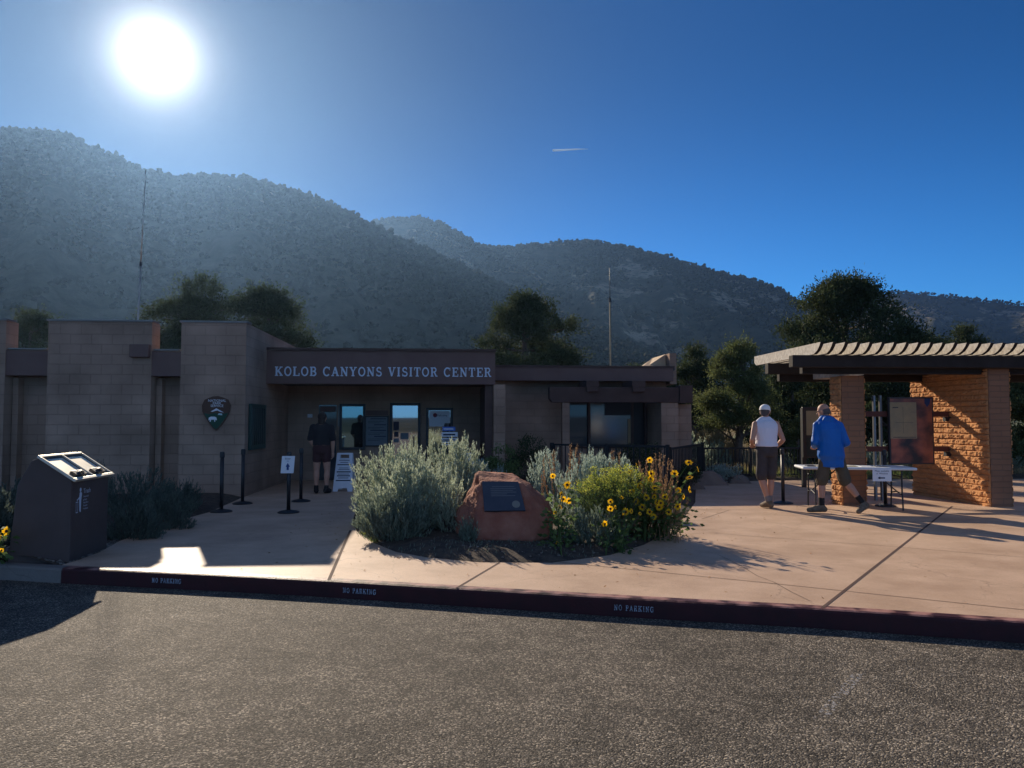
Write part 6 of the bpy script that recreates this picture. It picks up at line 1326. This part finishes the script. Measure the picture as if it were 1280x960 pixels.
def footwear(t, P, limb, m_, sock, high=.16):
    for k in 'LR':
        an, toe = Vector(P['an' + k]), Vector(P['toe' + k]); kn = Vector(P['kn' + k]); d = (toe - an); d.z = 0; d.normalize(); up = (kn - an).normalized()
        s = MB(); limb(s, [an - Vector((0, 0, 0)) - up * .02, an + up * high], [.043, .047]); fused('sock', s, sock, t, .008, 1)
        s = MB(); heel = an - up * .035 - d * .045; limb(s, [an + up * .01, heel], [.049, .046]); limb(s, [heel, an.lerp(toe, .5) + Vector((0, 0, -.010)), toe + d * .015], [.044, .050, .040]); limb(s, [an, an.lerp(toe, .6) + Vector((0, 0, .005))], [.046, .045])
        fused('shoe', s, m_, t, .008, 2, .003, 30)
# visitor in white
def c_white(t, P, rings, limb, W, HW, hipc, ch, nk):
    shorts(t, P, rings, limb, mat('charcoal_shorts', (.045, .040, .042), .85, (.06, .052, .052), 9), .92, .118, 3)
    s = MB(); rings(s, .018, .20, 1.0, .010); limb(s, [ch + Vector((-.155, 0, .085)), nk + Vector((-.05, 0, .0)), nk + Vector((.05, 0, .0)), ch + Vector((.155, 0, .085))], [.070, .062, .062, .070])
    fused('sleeveless_shirt', s, mat('white_cotton', (.70, .70, .76), .85), t, .009, 2, .006, 9, 5); footwear(t, P, limb, M['shoe'], mat('grey_sock', (.20, .18, .17), .9), .10)
PW = dict(hip=(0, 0, .96), chest=(0, .03, 1.32), neck=(0, .04, 1.50), head=(0.01, .07, 1.63), headyaw=R(-38), nod=R(-8), twist=R(-6), belly=.02,
          shL=(-.185, .03, 1.42), elL=(-.285, -.06, 1.17), wrL=(-.20, .14, 1.07), handL=(.45, .8, -.1), palmL=(.3, 0, 1), thumbL=-1,
          shR=(.185, .02, 1.42), elR=(.27, -.05, 1.16), wrR=(.24, .15, 1.03), handR=(-.1, .9, -.2), palmR=(-.3, 0, 1), thumbR=1,
          hpL=(-.085, 0, .92), knL=(-.10, .02, .51), anL=(.005, -.03, .10), toeL=(-.03, .13, .045), hpR=(.085, 0, .92), knR=(.085, .05, .51), anR=(.05, .03, .10), toeR=(.10, .19, .045))
pw = gnd(961, 636)
person('person in white sleeveless shirt, pale cap and charcoal shorts standing with back turned', (pw.x, pw.y + .05, WALK), R(8), PW, c_white, 1.025, hat=mat('white_cap', (.82, .81, .77), .8), hair='short')
# visitor in blue
def c_blue(t, P, rings, limb, W, HW, hipc, ch, nk):
    shorts(t, P, rings, limb, mat('olive_shorts', (.085, .068, .042), .85, (.11, .085, .055), 9), .97, .124, 7)
    blue = mat('blue_shell_jacket', (.003, .105, .40), .5, (.004, .125, .46), 4, spec=.35)
    s = MB(); rings(s, .034, .0, 1.0, .012); low = hipc + Vector((0, 0, -.20)); s.loft([[W(low + Vector((.196 * math.cos(q), .148 * math.sin(q), z_))) for q in [2 * math.pi * j / 20 for j in range(20)]] for z_ in (0, .08, .20)]); limb(s, [Vector(P['shL']) + Vector((.02, 0, .0)), nk + Vector((-.045, 0, .0)), nk + Vector((.045, 0, .0)), Vector(P['shR']) + Vector((-.02, 0, .0))], [.072, .068, .068, .072])
    for k in 'LR':
        sh, el, wr = (Vector(P[q + k]) for q in ('sh', 'el', 'wr')); limb(s, [sh, sh.lerp(el, .5), el], [.068, .066, .060]); limb(s, [el, el.lerp(wr, .88)], [.060, .044])
    j = fused('jacket', s, blue, t, .010, 2, .017, 6, 9)
    h = MB(); rg = []
    h.ell(W(nk + Vector((0, -.085, -.02))), .105, .050, .085, None, 16, 9); h.ell(W(nk + Vector((0, -.04, .02))), .095, .075, .045, None, 16, 9)
    fused('hood', h, blue, j, .009, 2, .008, 12, 2); footwear(t, P, limb, M['shoe'], M['sock'], .15)
PB = dict(hip=(0, 0, .93), chest=(-.03, .04, 1.30), neck=(-.05, .06, 1.485), head=(-.07, .10, 1.615), headyaw=R(48), nod=R(-16), twist=R(10), belly=.02,
          shL=(-.20, .05, 1.395), elL=(-.262, .0, 1.12), wrL=(-.20, .20, 1.05), handL=(.3, .9, -.1), palmL=(.3, 0, 1), thumbL=-1,
          shR=(.15, .03, 1.395), elR=(.225, -.04, 1.12), wrR=(.19, .16, 1.02), handR=(-.2, .9, .0), palmR=(-.3, 0, 1), thumbR=1,
          hpL=(-.09, 0, .90), knL=(-.155, .04, .49), anL=(-.175, .0, .095), toeL=(-.345, .04, .045), hpR=(.09, 0, .90), knR=(.205, -.02, .50), anR=(.435, -.14, .155), toeR=(.32, -.22, .050))
pb = gnd(1040, 641.5)
person('person in bright blue jacket and olive shorts stepping left before the folding table', (pb.x + .02, pb.y + .02, WALK), R(0), PB, c_blue, 1.035, hair='bald')
# visitor in the shade of the porch
def c_dark(t, P, rings, limb, W, HW, hipc, ch, nk):
    shorts(t, P, rings, limb, mat('dark_red_shorts', (.06, .025, .025), .85), .40, .105, 5)
    s = MB(); rings(s, .020, .12, 1.0, .008); limb(s, [ch + Vector((-.12, 0, .09)), nk, ch + Vector((.12, 0, .09))], [.075, .065, .075])
    for k in 'LR': sh, el = Vector(P['sh' + k]), Vector(P['el' + k]); limb(s, [sh, sh.lerp(el, .9)], [.074, .062])
    fused('t_shirt', s, mat('black_t_shirt', (.02, .018, .02), .9), t, .010, 2, .008, 8, 4); footwear(t, P, limb, M['sock'], M['sock'], .06)
PD = dict(hip=(0, 0, .90), chest=(0, .02, 1.24), neck=(0, .03, 1.41), head=(0, .05, 1.53), headyaw=R(-10), nod=R(0), twist=0,
          shL=(-.175, .02, 1.34), elL=(-.235, -.02, 1.09), wrL=(-.10, .02, .90), handL=(.7, .1, -.4), palmL=(0, -1, 0), thumbL=1,
          shR=(.175, .02, 1.34), elR=(.225, -.03, 1.08), wrR=(.22, .02, .84), handR=(0, .1, -1), palmR=(1, 0, 0), thumbR=1,
          hpL=(-.085, 0, .86), knL=(-.10, .02, .47), anL=(-.10, 0, .09), toeL=(-.12, .17, .04), hpR=(.085, 0, .86), knR=(.11, .03, .47), anR=(.10, .0, .09), toeR=(.15, .16, .04))
pd_ = gnd(401.5, 617)
person('person in dark t-shirt and shorts standing in the porch shade facing the window', (pd_.x, pd_.y, WALK), R(6), PD, c_dark, 1.03, hair='long')
